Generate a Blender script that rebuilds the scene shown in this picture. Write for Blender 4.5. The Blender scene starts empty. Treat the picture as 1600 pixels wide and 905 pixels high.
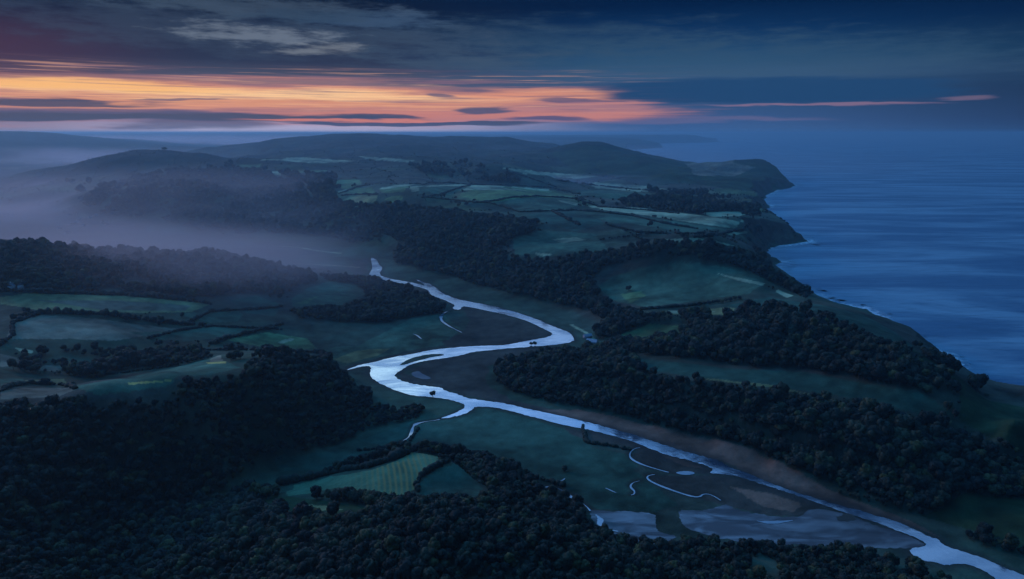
import bpy, bmesh, math, random
import numpy as np
from mathutils import Vector
R = math.radians
rng = np.random.default_rng(7)
random.seed(7)
C = bpy.context.scene

# ------------------------------------------------------------------ camera
CAMZ, PITCH, FPX = 300.0, R(13.0), 1062.0
cam_d = bpy.data.cameras.new("camera"); cam = bpy.data.objects.new("camera", cam_d)
C.collection.objects.link(cam); C.camera = cam
cam.location = (0, 0, CAMZ); cam.rotation_euler = (R(90) - PITCH, 0, 0)
cam_d.sensor_width = 36.0; cam_d.lens = 36.0 * FPX / 1600.0
cam_d.clip_start = 1.0; cam_d.clip_end = 250000.0
C.view_settings.view_transform = 'Standard'; C.view_settings.look = 'None'
C.view_settings.exposure = 0.0; C.view_settings.gamma = 1.0
C.cycles.use_denoising = True
C.cycles.max_bounces = 4; C.cycles.diffuse_bounces = 1; C.cycles.glossy_bounces = 2
C.cycles.volume_bounces = 0; C.cycles.transparent_max_bounces = 6; C.cycles.transmission_bounces = 1
C.cycles.sample_clamp_indirect = 3.0

def lin(r, g, b):
    f = lambda c: (c / 255 / 12.92) if c / 255 <= 0.04045 else ((c / 255 + 0.055) / 1.055) ** 2.4
    return (f(r), f(g), f(b), 1.0)

# ------------------------------------------------------------------ node helper
class NT:
    def __init__(s, tree): s.t = tree; s.n = tree.nodes; s.l = tree.links
    def new(s, typ, **kw):
        n = s.n.new(typ)
        for k, v in kw.items(): setattr(n, k, v)
        return n
    def put(s, sock, v):
        if isinstance(v, bpy.types.NodeSocket): s.l.new(v, sock)
        elif v is not None: sock.default_value = v
    def math(s, op, a, b=None, c=None, clamp=False):
        n = s.new('ShaderNodeMath', operation=op, use_clamp=clamp)
        s.put(n.inputs[0], a); s.put(n.inputs[1], b)
        if c is not None: s.put(n.inputs[2], c)
        return n.outputs[0]
    def mix(s, f, a, b, blend='MIX'):
        n = s.new('ShaderNodeMix', data_type='RGBA', blend_type=blend)
        s.put(n.inputs[0], f); s.put(n.inputs[6], a); s.put(n.inputs[7], b)
        return n.outputs[2]
    def sstep(s, x, lo, hi, a=0.0, b=1.0):
        n = s.new('ShaderNodeMapRange', interpolation_type='SMOOTHSTEP')
        s.put(n.inputs[0], x)
        for i, v in ((1, lo), (2, hi), (3, a), (4, b)): s.put(n.inputs[i], v)
        return n.outputs[0]
    def noise(s, vec, scale, detail=3.0, rough=0.5, dist=0.0):
        n = s.new('ShaderNodeTexNoise')
        s.put(n.inputs['Vector'], vec); s.put(n.inputs['Scale'], scale)
        s.put(n.inputs['Detail'], detail); s.put(n.inputs['Roughness'], rough); s.put(n.inputs['Distortion'], dist)
        return n.outputs[0]
    def xyz(s, x, y, z):
        n = s.new('ShaderNodeCombineXYZ'); s.put(n.inputs[0], x); s.put(n.inputs[1], y); s.put(n.inputs[2], z)
        return n.outputs[0]
    def mapping(s, vec, scale, rot=(0, 0, 0)):
        n = s.new('ShaderNodeMapping'); s.put(n.inputs[0], vec); n.inputs[2].default_value = rot; n.inputs[3].default_value = scale
        return n.outputs[0]
    def ramp(s, x, stops):
        n = s.new('ShaderNodeValToRGB'); e = n.color_ramp.elements
        while len(e) < len(stops): e.new(0.5)
        for el, (p, c) in zip(e, stops): el.position = p; el.color = c
        s.put(n.inputs[0], x); return n.outputs[0]

# ------------------------------------------------------------------ sky
SUN_AZ, SUN_EL = -48.0, 2.0
world = bpy.data.worlds.new("World"); C.world = world; world.use_nodes = True
w = NT(world.node_tree); w.n.clear()
tc = w.new('ShaderNodeTexCoord'); sep = w.new('ShaderNodeSeparateXYZ'); w.l.new(tc.outputs['Generated'], sep.inputs[0])
DEG = 57.29578
AZ = w.math('MULTIPLY', w.math('ARCTAN2', sep.outputs[0], sep.outputs[1]), DEG)
EL = w.math('MULTIPLY', w.math('ARCSINE', sep.outputs[2]), DEG)
def p2ae(px, py):
    a = (px - 800) / FPX; b = -(py - 452.5) / FPX
    y = math.cos(PITCH) + b * math.sin(PITCH); z = -math.sin(PITCH) + b * math.cos(PITCH)
    return math.degrees(math.atan2(a, y)), math.degrees(math.atan2(z, math.hypot(a, y)))
sky = w.new('ShaderNodeTexSky', sky_type='NISHITA', sun_disc=False)
sky.sun_elevation = R(SUN_EL); sky.sun_rotation = R(SUN_AZ); sky.altitude = 300
nish = w.mix(1.0, sky.outputs[0], (0.012, 0.012, 0.012, 1), 'MULTIPLY')
wn = w.noise(w.xyz(w.math('MULTIPLY', AZ, 0.09), w.math('MULTIPLY', EL, 0.9), 3.1), 1.0, 4.0, 0.55)
warp = w.math('SUBTRACT', wn, 0.5)
ELw = w.math('ADD', EL, w.math('MULTIPLY', warp, 1.3))
AZw = w.math('ADD', AZ, w.math('MULTIPLY', warp, 9.0))
streak = w.noise(w.xyz(w.math('MULTIPLY', AZ, 0.055), w.math('MULTIPLY', EL, 2.1), 9.0), 1.0, 4.0, 0.6)
streak2 = w.noise(w.xyz(w.math('MULTIPLY', AZ, 0.16), w.math('MULTIPLY', EL, 5.2), 4.0), 1.0, 5.0, 0.65)
streakc = w.math('SUBTRACT', w.math('ADD', w.math('MULTIPLY', streak, 0.62), w.math('MULTIPLY', streak2, 0.38)), 0.5)
puff = w.math('SUBTRACT', w.noise(w.xyz(w.math('MULTIPLY', AZ, 0.30), w.math('MULTIPLY', EL, 1.7), 6.0), 1.0, 7.0, 0.68), 0.5)
big = w.noise(w.xyz(w.math('MULTIPLY', AZ, 0.05), w.math('MULTIPLY', EL, 0.25), 1.0), 1.0, 3.0, 0.5)
en = w.math('DIVIDE', EL, 90.0)
def S(*c): return lin(*c)
def up(c, k): return (c[0] * k, c[1] * k, c[2] * k, 1.0)
UPB = (0.060, 0.34, 0.92, 1.0)
left = w.ramp(en, [(0.0, S(196, 188, 214)), (0.0095, S(172, 164, 198)), (0.0125, S(112, 108, 140)), (0.018, S(86, 90, 120)), (0.045, S(78, 84, 108)), (0.058, S(46, 56, 82)), (0.085, S(26, 40, 66)), (0.108, S(12, 28, 54)), (0.15, (0.012, 0.045, 0.12, 1)), (0.25, (0.045, 0.22, 0.66, 1)), (0.5, UPB), (1.0, UPB)])
right = w.ramp(en, [(0.0, S(60, 96, 148)), (0.010, S(56, 88, 136)), (0.03, S(48, 78, 118)), (0.06, S(38, 78, 116)), (0.085, S(14, 50, 92)), (0.108, S(4, 30, 66)), (0.15, (0.006, 0.04, 0.13, 1)), (0.25, (0.02, 0.16, 0.52, 1)), (0.5, UPB), (1.0, UPB)])
lr = w.sstep(w.math('ADD', AZ, w.math('MULTIPLY', warp, 10)), -14.0, 12.0)
col = w.mix(lr, left, right)
# darkening to the far right corner of the sky (open night sky away from the dawn)
col = w.mix(w.math('MULTIPLY', w.sstep(AZ, 16.0, 42.0), 0.55), col, S(3, 16, 46))
col = w.mix(w.math('MULTIPLY', w.sstep(AZ, -22.0, -38.0), w.sstep(EL, 9.0, 5.5, 0.0, 0.55)), col, S(84, 50, 72))
def cloud(colr, px, py, hw, hh, amt=1.0, soft=0.6, tilt=0.0, nz=0.0, e=None, a=None, nt=None):
    """one streak of cloud: centre and half sizes given in photo pixels, turned into azimuth and elevation"""
    global col
    a0, e0 = p2ae(px, py); a1, _ = p2ae(px + hw, py); _, e1 = p2ae(px, py - hh)
    da, de = abs(a1 - a0), abs(e1 - e0)
    A = AZw if a is None else a; E = ELw if e is None else e
    x = w.math('DIVIDE', w.math('SUBTRACT', A, a0), da)
    y = w.math('SUBTRACT', E, e0)
    if tilt: y = w.math('SUBTRACT', y, w.math('MULTIPLY', x, tilt * de))
    y = w.math('DIVIDE', y, de)
    r = w.math('SQRT', w.math('ADD', w.math('POWER', w.math('ABSOLUTE', x), 2.4), w.math('MULTIPLY', y, y)))
    if nz: r = w.math('SUBTRACT', r, w.math('MULTIPLY', nt or streakc, nz))
    m = w.sstep(r, 1.0 + soft * 0.5, 1.0 - soft * 0.5, 0.0, amt)
    col = w.mix(m, col, colr)
# glow band
cloud(S(182, 122, 126), 330, 158, 600, 35, 0.92, 0.7, -0.16, 1.6)
cloud(S(226, 154, 122), 280, 147, 540, 20, 0.85, 1.1, -0.3, 2.6)
cloud(S(255, 208, 156), 300, 146, 400, 10, 0.85, 1.4, -0.5, 3.4)
cloud(S(250, 186, 118), 90, 133, 260, 10, 0.8, 1.0, -0.2, 1.2)
cloud(S(222, 148, 122), 840, 150, 130, 9, 0.75, 1.1, 0.1, 2.2)
cloud(S(182, 126, 130), 900, 172, 110, 14, 0.7, 0.9, 0.1, 1.4)
cloud(S(204, 130, 120), 700, 181, 310, 7, 0.7, 0.8, 0.0, 1.1)
# slate banks over it
cloud(S(120, 98, 112), 200, 122, 330, 4, 0.6, 1.2, -0.3, 2.5)
cloud(S(206, 134, 112), 420, 160, 330, 2.6, 0.6, 1.2, -0.2, 2.5)
cloud(S(198, 128, 116), 120, 147, 240, 2.4, 0.5, 1.2, 0.1, 2.5)
cloud(S(130, 108, 120), 540, 132, 210, 4, 0.6, 1.2, -0.3, 2.0)
bs = w.noise(w.xyz(w.math('MULTIPLY', AZ, 0.075), w.math('MULTIPLY', EL, 3.4), 14.0), 1.0, 6.0, 0.62)
inb = w.math('MULTIPLY', w.sstep(EL, 1.2, 1.9), w.math('MULTIPLY', w.sstep(EL, 5.2, 4.2), w.sstep(AZ, 18.0, 4.0)))
col = w.mix(w.math('MULTIPLY', inb, w.sstep(bs, 0.48, 0.70, 0.0, 0.85)), col, S(128, 100, 120))
bs2 = w.noise(w.xyz(w.math('MULTIPLY', AZ, 0.11), w.math('MULTIPLY', EL, 6.0), 24.0), 1.0, 5.0, 0.6)
col = w.mix(w.math('MULTIPLY', inb, w.sstep(bs2, 0.52, 0.72, 0.0, 0.6)), col, S(232, 172, 142))
cloud(S(66, 76, 104), 60, 158, 200, 4, 0.9, 0.8, 0, 1.0)
cloud(S(72, 80, 106), 190, 182, 470, 9, 0.97, 0.5, -0.1, 0.6)
cloud(S(96, 92, 122), 150, 172, 230, 5, 0.8, 0.8, 0, 0.8)
cloud(S(210, 128, 118), 560, 188, 170, 3, 0.9, 0.7, 0, 0.5)
cloud(S(62, 76, 108), 600, 182, 70, 4, 0.85, 0.7, 0, 0.6)
cloud(S(66, 78, 110), 650, 193, 190, 4, 0.95, 0.5, 0, 0.5)
cloud(S(80, 84, 114), 290, 196, 120, 8, 0.8, 0.9, 0, 0.5)
cloud(S(72, 82, 116), 770, 171, 50, 5, 0.9, 0.6, 0.2, 0.6)
cloud(S(90, 92, 118), 280, 156, 60, 1.6, 0.7, 0.7)
cloud(S(90, 90, 118), 690, 149, 24, 4, 0.8, 0.8)
cloud(S(34, 74, 122), 860, 185, 70, 3, 0.8, 0.8, 0, 0.8)
cloud(S(34, 72, 118), 900, 158, 80, 3, 0.7, 0.8, 0, 0.8)
# right side lens and thin pink lines
cloud(S(70, 100, 132), 1150, 118, 420, 18, 0.35, 1.4, 0, 1.2)
cloud(S(54, 84, 112), 1120, 92, 420, 26, 0.45, 1.8, -0.2, 4.0, nt=puff)
cloud(S(50, 78, 104), 820, 60, 300, 22, 0.45, 1.8, -0.2, 4.5, nt=puff)
cloud(S(32, 70, 112), 1190, 143, 310, 18, 0.92, 0.5, -0.35, 0.6)
cloud(S(150, 118, 142), 1270, 164, 170, 2.4, 0.6, 0.9, -0.4, 0.4)
cloud(S(138, 114, 138), 1512, 153, 44, 2.6, 0.45, 1.3, 0.3, 1.6)
cloud(S(190, 130, 130), 960, 161, 70, 3, 0.7, 1.0, 0.0, 0.6)
cloud(S(110, 104, 142), 1080, 188, 190, 4, 0.5, 1.0, 0.0, 0.8)
# grey wisps high on the left
cloud(S(60, 76, 100), 420, 52, 330, 34, 0.5, 1.2, -0.3, 3.4, nt=puff)
cloud(S(112, 124, 142), 400, 53, 85, 11, 0.7, 1.7, -0.3, 5.5, nt=puff)
cloud(S(122, 130, 142), 508, 76, 44, 6, 0.65, 1.7, 0.2, 4.5, nt=puff)
cloud(S(58, 82, 112), 600, 31, 80, 12, 0.7, 1.3, -0.2, 2.8, nt=puff)
cloud(S(66, 84, 106), 380, 10, 180, 12, 0.6, 1.2, 0.1, 3.4, nt=puff)
cloud(S(44, 66, 92), 500, 22, 90, 8, 0.6, 1.0, 0.0, 1.6, nt=puff)
cloud(S(64, 84, 108), 720, 98, 110, 8, 0.5, 1.1, 0, 1.6, nt=puff)
# bright pale patches added to the unseen sky for the estuary to mirror
def patch(colr, az, el, da, de, amt, soft=1.2):
    global col
    x = w.math('DIVIDE', w.math('SUBTRACT', AZ, az), da); y = w.math('DIVIDE', w.math('SUBTRACT', EL, el), de)
    r = w.math('SQRT', w.math('ADD', w.math('MULTIPLY', x, x), w.math('MULTIPLY', y, y)))
    col = w.mix(w.sstep(r, 1 + soft / 2, 1 - soft / 2, 0.0, amt), col, colr)
patch((0.36, 0.62, 1.08, 1), -13.0, 18.5, 24.0, 5.6, 0.9, 0.9)
patch((0.22, 0.42, 0.74, 1), 14.0, 32.0, 44.0, 9.0, 0.45, 1.0)
patch((0.9, 1.35, 1.4, 1), -11.5, 20.5, 5.0, 2.6, 0.5, 1.0)
col = w.mix(w.sstep(EL, 12.0, 40.0, 0.0, 0.2), col, w.mix(1.0, col, nish, 'ADD'))
# the sky is lightest above the dawn and darkest behind the camera
ca = w.math('COSINE', w.math('MULTIPLY', w.math('ADD', AZ, 38.0), 1 / DEG))
dirf = w.sstep(ca, -0.9, 1.0, 0.22, 1.75)
hi = w.sstep(EL, 11.0, 30.0); topf = w.sstep(EL, 60.0, 88.0)
dirf = w.math('ADD', w.math('MULTIPLY', dirf, w.math('SUBTRACT', 1.0, topf)), w.math('MULTIPLY', topf, 0.8))
dirf = w.math('ADD', w.math('MULTIPLY', w.math('SUBTRACT', dirf, 1.0), hi), 1.0)
col = w.mix(1.0, col, w.xyz(dirf, dirf, dirf), 'MULTIPLY')
below = w.math('LESS_THAN', EL, 0.0)
col = w.mix(below, col, S(40, 62, 100))
bg = w.new('ShaderNodeBackground'); w.l.new(col, bg.inputs[0]); bg.inputs[1].default_value = 1.0
wo = w.new('ShaderNodeOutputWorld'); w.l.new(bg.outputs[0], wo.inputs[0])
world.cycles.sampling_method = 'MANUAL'; world.cycles.sample_map_resolution = 1024

# ------------------------------------------------------------------ sun (soft pre-dawn glow)
sl = bpy.data.lights.new("dawn_light", 'SUN'); sl.energy = 0.58; sl.angle = R(14); sl.color = (1.0, 0.66, 0.60)
so = bpy.data.objects.new("dawn_light", sl); C.collection.objects.link(so)
sdir = Vector((math.sin(R(-54)) * math.cos(R(19)), math.cos(R(-54)) * math.cos(R(19)), math.sin(R(19))))
so.rotation_euler = (-sdir).to_track_quat('-Z', 'Y').to_euler(); so.location = (0, 0, 500)

# ------------------------------------------------------------------ map projection helpers
sP, cP = math.sin(PITCH), math.cos(PITCH)
def ray(px, py):
    px = np.asarray(px, float); py = np.asarray(py, float)
    a = (px - 800) / FPX; b = -(py - 452.5) / FPX
    return a, cP + b * sP, -sP + b * cP
def atz(px, py, z=0.0):
    a, y, dz = ray(px, py); t = (z - CAMZ) / dz
    return a * t, y * t
def proj(X, Y, Z):
    zz = Z - CAMZ; fw = Y * cP - zz * sP; upv = Y * sP + zz * cP
    return 800 + FPX * X / fw, 452.5 - FPX * upv / fw

# ------------------------------------------------------------------ smooth value noise
PERM = np.random.default_rng(3).random((512, 512)).astype(np.float32)
def vnoise(x, y):
    xi = np.floor(x).astype(np.int64); yi = np.floor(y).astype(np.int64)
    fx = (x - xi).astype(np.float32); fy = (y - yi).astype(np.float32)
    fx = fx * fx * (3 - 2 * fx); fy = fy * fy * (3 - 2 * fy)
    x0, x1, y0, y1 = xi & 511, (xi + 1) & 511, yi & 511, (yi + 1) & 511
    return (PERM[x0, y0] * (1 - fx) + PERM[x1, y0] * fx) * (1 - fy) + (PERM[x0, y1] * (1 - fx) + PERM[x1, y1] * fx) * fy
def fbm(x, y, oct=4, gain=0.5):
    s = 0; a = 1; tot = 0
    for i in range(oct):
        s = s + a * (vnoise(x * 2 ** i + 17.3 * i, y * 2 ** i + 5.1 * i) - 0.5); tot += a; a *= gain
    return s / tot * 2

# ------------------------------------------------------------------ heights: surveyed spots (photo pixel + height) and hidden spots (column, distance, height)
CTRL = """0 376 120;60 383 112;150 396 92;240 398 82;330 398 72;400 415 52;470 428 35;520 434 20;570 440 8;640 452 3;690 470 2
0 420 112;100 430 92;200 430 82;300 430 62;400 445 42;500 450 22;600 470 9;660 480 4
0 470 85;100 475 78;200 480 64;300 490 48;400 500 30;480 520 10;560 500 10;620 500 4
50 520 70;150 525 60;250 530 46;350 530 30;430 540 12;500 555 6
0 560 66;100 565 52;200 560 46;300 548 46
0 600 92;60 612 92;120 606 84;200 600 76;260 585 74;330 566 72;370 574 74;430 556 66;480 552 58;525 568 44;545 595 22;560 620 6
100 640 92;200 640 86;300 630 78;400 620 62;480 620 42;540 640 16
0 680 90;100 700 72;200 700 60;300 690 46;400 680 28;500 680 8;560 665 4;620 650 2
0 760 76;100 780 48;200 770 32;285 785 12;360 740 14;437 720 4;500 710 4;580 705 3;640 690 2;690 655 1
0 900 64;60 860 48;150 850 28;235 842 15;200 900 22;300 900 30;350 850 20;340 800 14
400 780 12;450 768 12;520 745 17;600 725 20;690 711 20;660 745 25;600 760 28;550 775 27;480 775 18;650 780 30;755 768 20;720 730 20;780 740 12
400 840 26;500 820 34;600 810 42;700 800 40;780 790 28;850 800 18;800 765 9;850 762 3
400 900 34;500 900 46;600 890 56;700 880 62;800 870 56;900 860 34;980 870 14;1100 870 7;1200 880 7;1300 885 6;1400 890 6;1500 897 3
900 904 44;1000 904 30;1200 904 12;1400 904 8;720 760 18;910 810 4;950 838 3;1010 850 2
720 650 0;800 650 0;900 690 0;1000 740 0;900 750 0;800 710 2;1000 790 0;1100 830 0;1200 780 0;1300 830 0;1440 860 0;1560 895 0
650 590 0;700 600 0;800 600 2;760 560 1;850 530 0;800 510 0;740 500 0;650 530 0;600 545 1;540 560 2;560 590 1;600 608 1;700 560 0;590 420 0;680 455 0;770 480 0;880 525 0;660 640 1
900 640 1;1000 660 1;1100 694 1;1200 726 1;1300 765 1;1400 800 1;1500 840 1;1600 880 2
780 590 4;860 600 7;960 640 10;1060 664 9;1160 700 10;1260 735 10;1360 775 10
820 560 9;900 555 14;900 590 18;980 610 24;1060 630 27;1140 655 28;1220 690 26;1320 725 18;1420 760 13;1520 780 11;1600 800 10
960 548 12;1000 575 33;1060 595 38;1130 607 41;1200 612 44;1290 625 46;1360 650 42;1450 672 38;1550 690 36;1600 700 34;1420 710 27;1560 740 20
1010 560 34;1100 577 42;1200 585 46;1300 597 52;1400 615 57;1480 640 52;1600 650 44
1000 540 16;1060 545 36;1150 555 48;1250 560 54;1350 580 62;1450 598 62
1090 500 36;1160 505 60;1200 492 70;1250 488 74;1310 502 76;1370 528 76;1430 552 70;1490 588 60
1300 480 46;1350 490 50;1400 518 50;1450 545 46;1500 585 42;1545 612 40;1600 628 40;1580 660 54
1240 460 42;1270 470 40;1200 455 52
940 530 1;920 505 3;960 515 10;1010 505 28;1060 520 27;1000 530 12;900 490 6;850 475 6;780 458 6;700 435 3;640 422 2
950 480 22;1000 492 32;1100 487 40;1180 475 50;960 450 34;1000 470 34;1060 450 44;1130 465 44;1190 448 60;1230 455 48
880 450 28;930 440 42;980 425 55;1040 412 70;1110 412 75;1170 425 68
1000 392 88;1040 384 102;1075 378 108;1100 386 102;1150 398 86;1200 420 55;1235 443 30
840 430 38;780 430 22;740 415 20;700 400 32;660 385 38;620 400 4;600 385 14;560 380 2;500 390 0
850 400 62;800 400 56;760 385 62;720 365 72;660 350 74;600 345 62;560 340 50;520 335 45;480 330 40
950 410 62;900 400 68;860 375 76;800 350 92;740 335 98;680 325 98;620 322 92;560 318 88;510 305 92;470 300 90
950 370 80;920 340 98;860 320 110;800 302 122;740 296 122;680 292 122;620 293 116;560 292 112;520 290 110
1000 360 88;1060 355 90;1120 350 90;1190 353 78;1100 365 88;1150 372 76;1000 332 98;1080 342 94;1040 372 92
1200 368 56;1235 366 40;1255 374 22;1190 385 40
960 315 92;1050 313 88;1130 320 82;1180 328 66
940 298 66;1020 295 64;1100 298 62;1160 305 58;860 285 70;800 275 95;900 270 90;980 275 90;1060 285 80
720 278 120;650 270 128;580 278 120;500 282 108;440 275 112;400 262 132;680 250 160;740 257 150;800 265 130
430 300 70;380 320 48;320 300 92;260 285 108;205 283 104;150 300 80;100 312 50;50 320 30;300 340 30;200 345 14;380 360 4;100 345 4;0 350 4;440 350 14;420 385 0;250 385 0;100 385 0;300 370 0
0 290 40;50 285 60;100 280 80;160 275 100;250 265 130;330 275 112"""
FAR = """90 4000 100;60 4050 75;20 4100 50;130 4050 152;180 4000 180;215 4000 198;250 4000 204;300 4000 196;350 4000 165;400 4000 140
100 5000 20;200 5200 60;300 5200 80;0 5000 4;40 4700 2
0 9000 318;50 9000 314;85 9000 300;120 9000 255;180 9000 212;230 9300 170;0 7000 190;60 6700 130;120 6600 60;-100 9000 300;-200 5000 60;-200 7000 200;180 6600 60
300 14000 150;400 14000 140;220 13000 180;360 9500 90;500 12000 100
320 5600 166;380 5800 205;430 6000 232;500 6300 275;560 6500 294;610 6400 288;660 6200 272;720 6200 268;790 6100 252;850 6000 222;890 5600 165;930 5600 150
450 4700 170;520 4700 190;600 4700 200;700 4700 200;800 4700 175
430 8500 120;560 9000 140;700 9000 120;850 9000 100;850 7500 120;640 7800 150
880 4900 186;905 4800 212;940 4700 238;975 4600 212;1010 4500 176;1060 4450 128;1100 4400 118;1150 4350 134;1180 4300 130;1200 4250 118;1215 4150 98;1232 4000 50
850 4200 150;920 4200 168;1000 4100 130;1080 4000 100;1150 3900 90;1200 3900 74;900 3600 90;1000 3600 80;1100 3500 70;1180 3400 60
940 6300 80;1000 5400 60;1100 5000 50;940 7500 40
780 14500 170;850 14500 190;900 14500 200;950 14500 190;1000 14500 150;1030 14500 80
800 22000 210;900 22000 225;1000 22000 235;1050 22000 240;1080 22000 235;1105 22000 150;1118 22000 90
600 14000 150;700 13500 160;0 14000 250;600 22000 230;300 22000 230;0 22000 250;0 40000 260;600 40000 250
1300 600 40;1500 450 14;1700 500 22;1700 650 60;2000 500 60;2000 300 60;800 300 40;1100 300 20;1400 300 16;1600 340 10;200 200 60;400 250 50;600 220 60;-200 450 80;-200 250 70;-400 700 90;-400 1100 110;-600 2500 60;-500 4000 120
800 120 60;300 120 60;1500 120 30;-200 650 95;-200 900 80;-200 1200 125;-300 1600 20;-200 2200 8;-200 3000 60
0 1500 30;150 1600 8;300 1550 10;450 1500 6;-50 1400 70;200 1450 30;380 1450 12"""
pts = []
for row in CTRL.replace("\n", ";").split(";"):
    px, py, z = map(float, row.split()); X, Y = atz(px, py, z); pts.append((X / Y, math.log(Y), z))
for row in FAR.replace("\n", ";").split(";"):
    px, Y, z = map(float, row.split()); zz = z - CAMZ
    fw = Y * cP - zz * sP; X = (px - 800) / FPX * fw; pts.append((X / Y, math.log(Y), z))
pts = np.array(pts)
def tps_fit(P, Z, lam):
    n = len(P); d2 = ((P[:, None] - P[None]) ** 2).sum(-1)
    K = 0.5 * d2 * np.log(d2 + 1e-12) + lam * np.eye(n)
    A = np.zeros((n + 3, n + 3)); A[:n, :n] = K; A[:n, n] = 1; A[:n, n + 1:] = P; A[n, :n] = 1; A[n + 1:, :n] = P.T
    return np.linalg.solve(A, np.concatenate([Z, np.zeros(3)]))
LNY0, LNY1 = math.log(60.0), math.log(62000.0)
UMAX = 1.15
cu = np.linspace(-UMAX, UMAX, 330); cv = np.linspace(LNY0, LNY1, 620)
coef = tps_fit(pts[:, :2], pts[:, 2], 2e-4)
GU, GV = np.meshgrid(cu, cv)
flat = np.stack([GU.ravel(), GV.ravel()], 1); zc = np.zeros(len(flat))
for i in range(0, len(flat), 20000):
    q = flat[i:i + 20000]; d2 = ((q[:, None] - pts[None, :, :2]) ** 2).sum(-1)
    zc[i:i + 20000] = (0.5 * d2 * np.log(d2 + 1e-12)) @ coef[:-3] + coef[-3] + q @ coef[-2:]
zc = zc.reshape(GU.shape)
def bil(grid, us, vs, u, v):
    fu = np.interp(u, us, np.arange(len(us))); fv = np.interp(v, vs, np.arange(len(vs)))
    iu = np.clip(fu.astype(int), 0, len(us) - 2); iv = np.clip(fv.astype(int), 0, len(vs) - 2); fu = fu - iu; fv = fv - iv
    return (grid[iv, iu] * (1 - fu) + grid[iv, iu + 1] * fu) * (1 - fv) + (grid[iv + 1, iu] * (1 - fu) + grid[iv + 1, iu + 1] * fu) * fv

# ------------------------------------------------------------------ water outlines (photo pixels on the water level)
def PX(s): return np.array([tuple(map(float, p.split(","))) for p in s.split()])
RIV = PX("""578,402 583,418 577,427 576.6,432.5 588,436.7 610,439 629,443.7 655,448.5 668,453 671,457 674,462 687,466 703,472.6 711,477 706,482 718,485 722,478.5 732,479.5 757,484.7 783,490 812,497.6 834,506 854,516
864,521.5 860,526 834,531 809,535.5 790,539.5 757,540 738,541 706,543.5 674,547 642,553.5 610,559 584,566 562,570 543,577 543,578.4 562,573 576.6,571.5 580,576 578,588 591,598 616,609 639,617 668,620 694,622.5 713,627 725,631.5 727,636 719,642 705,648 690,652.8 690,654.2 713,650.5 729,645.6 739,639.5 742,635
770,636 796,641.5 818,647.5 847,655.5 884,665 918,671 935,675.5 969,683.5 997,692.5 1025,705.5 1053,714 1081,720 1110,730 1115,734 1107,739.6 1138,741.7 1149,743.3 1166,748.6 1200,759.5 1228,768.5 1256,778.5 1284,788.5 1313,798.5 1335,805.5 1369,816 1397,827.5 1425,837 1448,848.6 1445,854 1420,857 1425,867 1439,875 1482,884 1490,881 1510,881 1538,891 1558,905 1600,940
1680,960 1640,915 1594,896 1566,886 1538,872.5 1510,864 1476,853 1465,841.5 1453,840 1425,825 1397,813 1369,806 1341,796.5 1313,790.5 1270,777.5 1228,763.5 1200,753.5 1163,737 1138,729.5 1124,719.5 1096,712.5 1067,704.5 1039,696 1011,686 969,673 945,666.5 918,660 884,651.5 850,644 822,638 790,630.5 757,626 732,622.5 716,616.4 694,610 689,605.3 674,604.3 648,600.5 629,595.7 618,590 616.7,584.5
629,577 639,570.5 655,566 674,562 700,559 722,555 738,549.7 764,547.3 796,544.2 834,541.7 873,538.2 898,533.5 896.5,527 889,519 866,511 844,501 822,493 790,483.4 757,475.5 729,470.5 713,467.2 693,459.3 681,449.5 671,443.2 661.5,441 652,436.7 650,437.5 660,442.5 666,446.8 655,444 629,438.7 607,435.3 591,429 599,418 592.6,415 591,410 586,404""")
ISL = PX("623,570 642,559.5 668,553.5 690,552.9 696,555 674,558.5 648,565 629,571")
COAST = PX("""1600,628 1559,621 1526,604.4 1510,590 1493,571 1485,560 1476,552 1455,541 1435,532.6 1412,520 1393,509 1378,498 1366,491 1355,483 1330,478 1312,474.5 1294,471 1280,467.4 1278,462 1268,457 1257,452 1254,448.6 1240,446 1226,441.7 1218,433 1206,426 1203,420 1206,416 1214,412 1221,409 1212,406 1203,403.5 1196,395.5 1213,385 1230,382 1244,380 1254,378.5
1264,377 1252,372.5 1238,366 1222,359 1203,347 1199,339 1192.5,332 1201,325 1196,318 1192.5,313 1196,306 1213,297 1226,295.5 1237,293 1242.5,289.5""")
cx, cy = atz(COAST[:, 0], COAST[:, 1], 0.0)
back = [(1236, 4080), (1225, 4300), (1205, 4600), (1170, 4850), (1120, 5100), (1060, 5500), (1000, 6200), (975, 7600), (985, 9500), (985, 12500)]
extra = [((p - 800) / FPX * (Yb * cP + CAMZ * sP), Yb) for p, Yb in back]
tail = [atz(p, q) for p, q in ((1000, 233.2), (1018, 231.6), (1037, 230.6), (1033, 229.4), (1000, 227.0), (1010, 224.8), (1050, 223.6), (1090, 223), (1110, 222.4), (1124, 221.8), (1122, 219.6), (1060, 216), (900, 213))]
near = [(2400, -600), (1500, 250), (900, 620)]
coast_pts = np.array(near + list(zip(cx, cy)) + extra + [(float(a), float(b)) for a, b in tail])
coast_poly = np.vstack([coast_pts, [[-1000, 90000]], [[-90000, 90000]], [[-90000, -600]]])
def rough(P, amp_px, n=6, closed=True, seed=0):
    """subdivide a map outline and roughen it by a share of its distance"""
    r = np.random.default_rng(seed); out = []
    m = len(P) if closed else len(P) - 1
    for i in range(m):
        a, b = P[i], P[(i + 1) % len(P)]
        for k in range(n):
            t = k / n; p = a * (1 - t) + b * t
            L = np.hypot(*(b - a)); nrm = np.array([-(b - a)[1], (b - a)[0]]) / (L + 1e-6)
            out.append(p + nrm * (r.random() - 0.5) * min(amp_px, L * 0.25) * (1 if k else 0))
    if not closed: out.append(P[-1])
    return np.array(out)
coast_pts = rough(rough(coast_pts, 26, 2, False, 9), 12, 4, False, 4)
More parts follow.
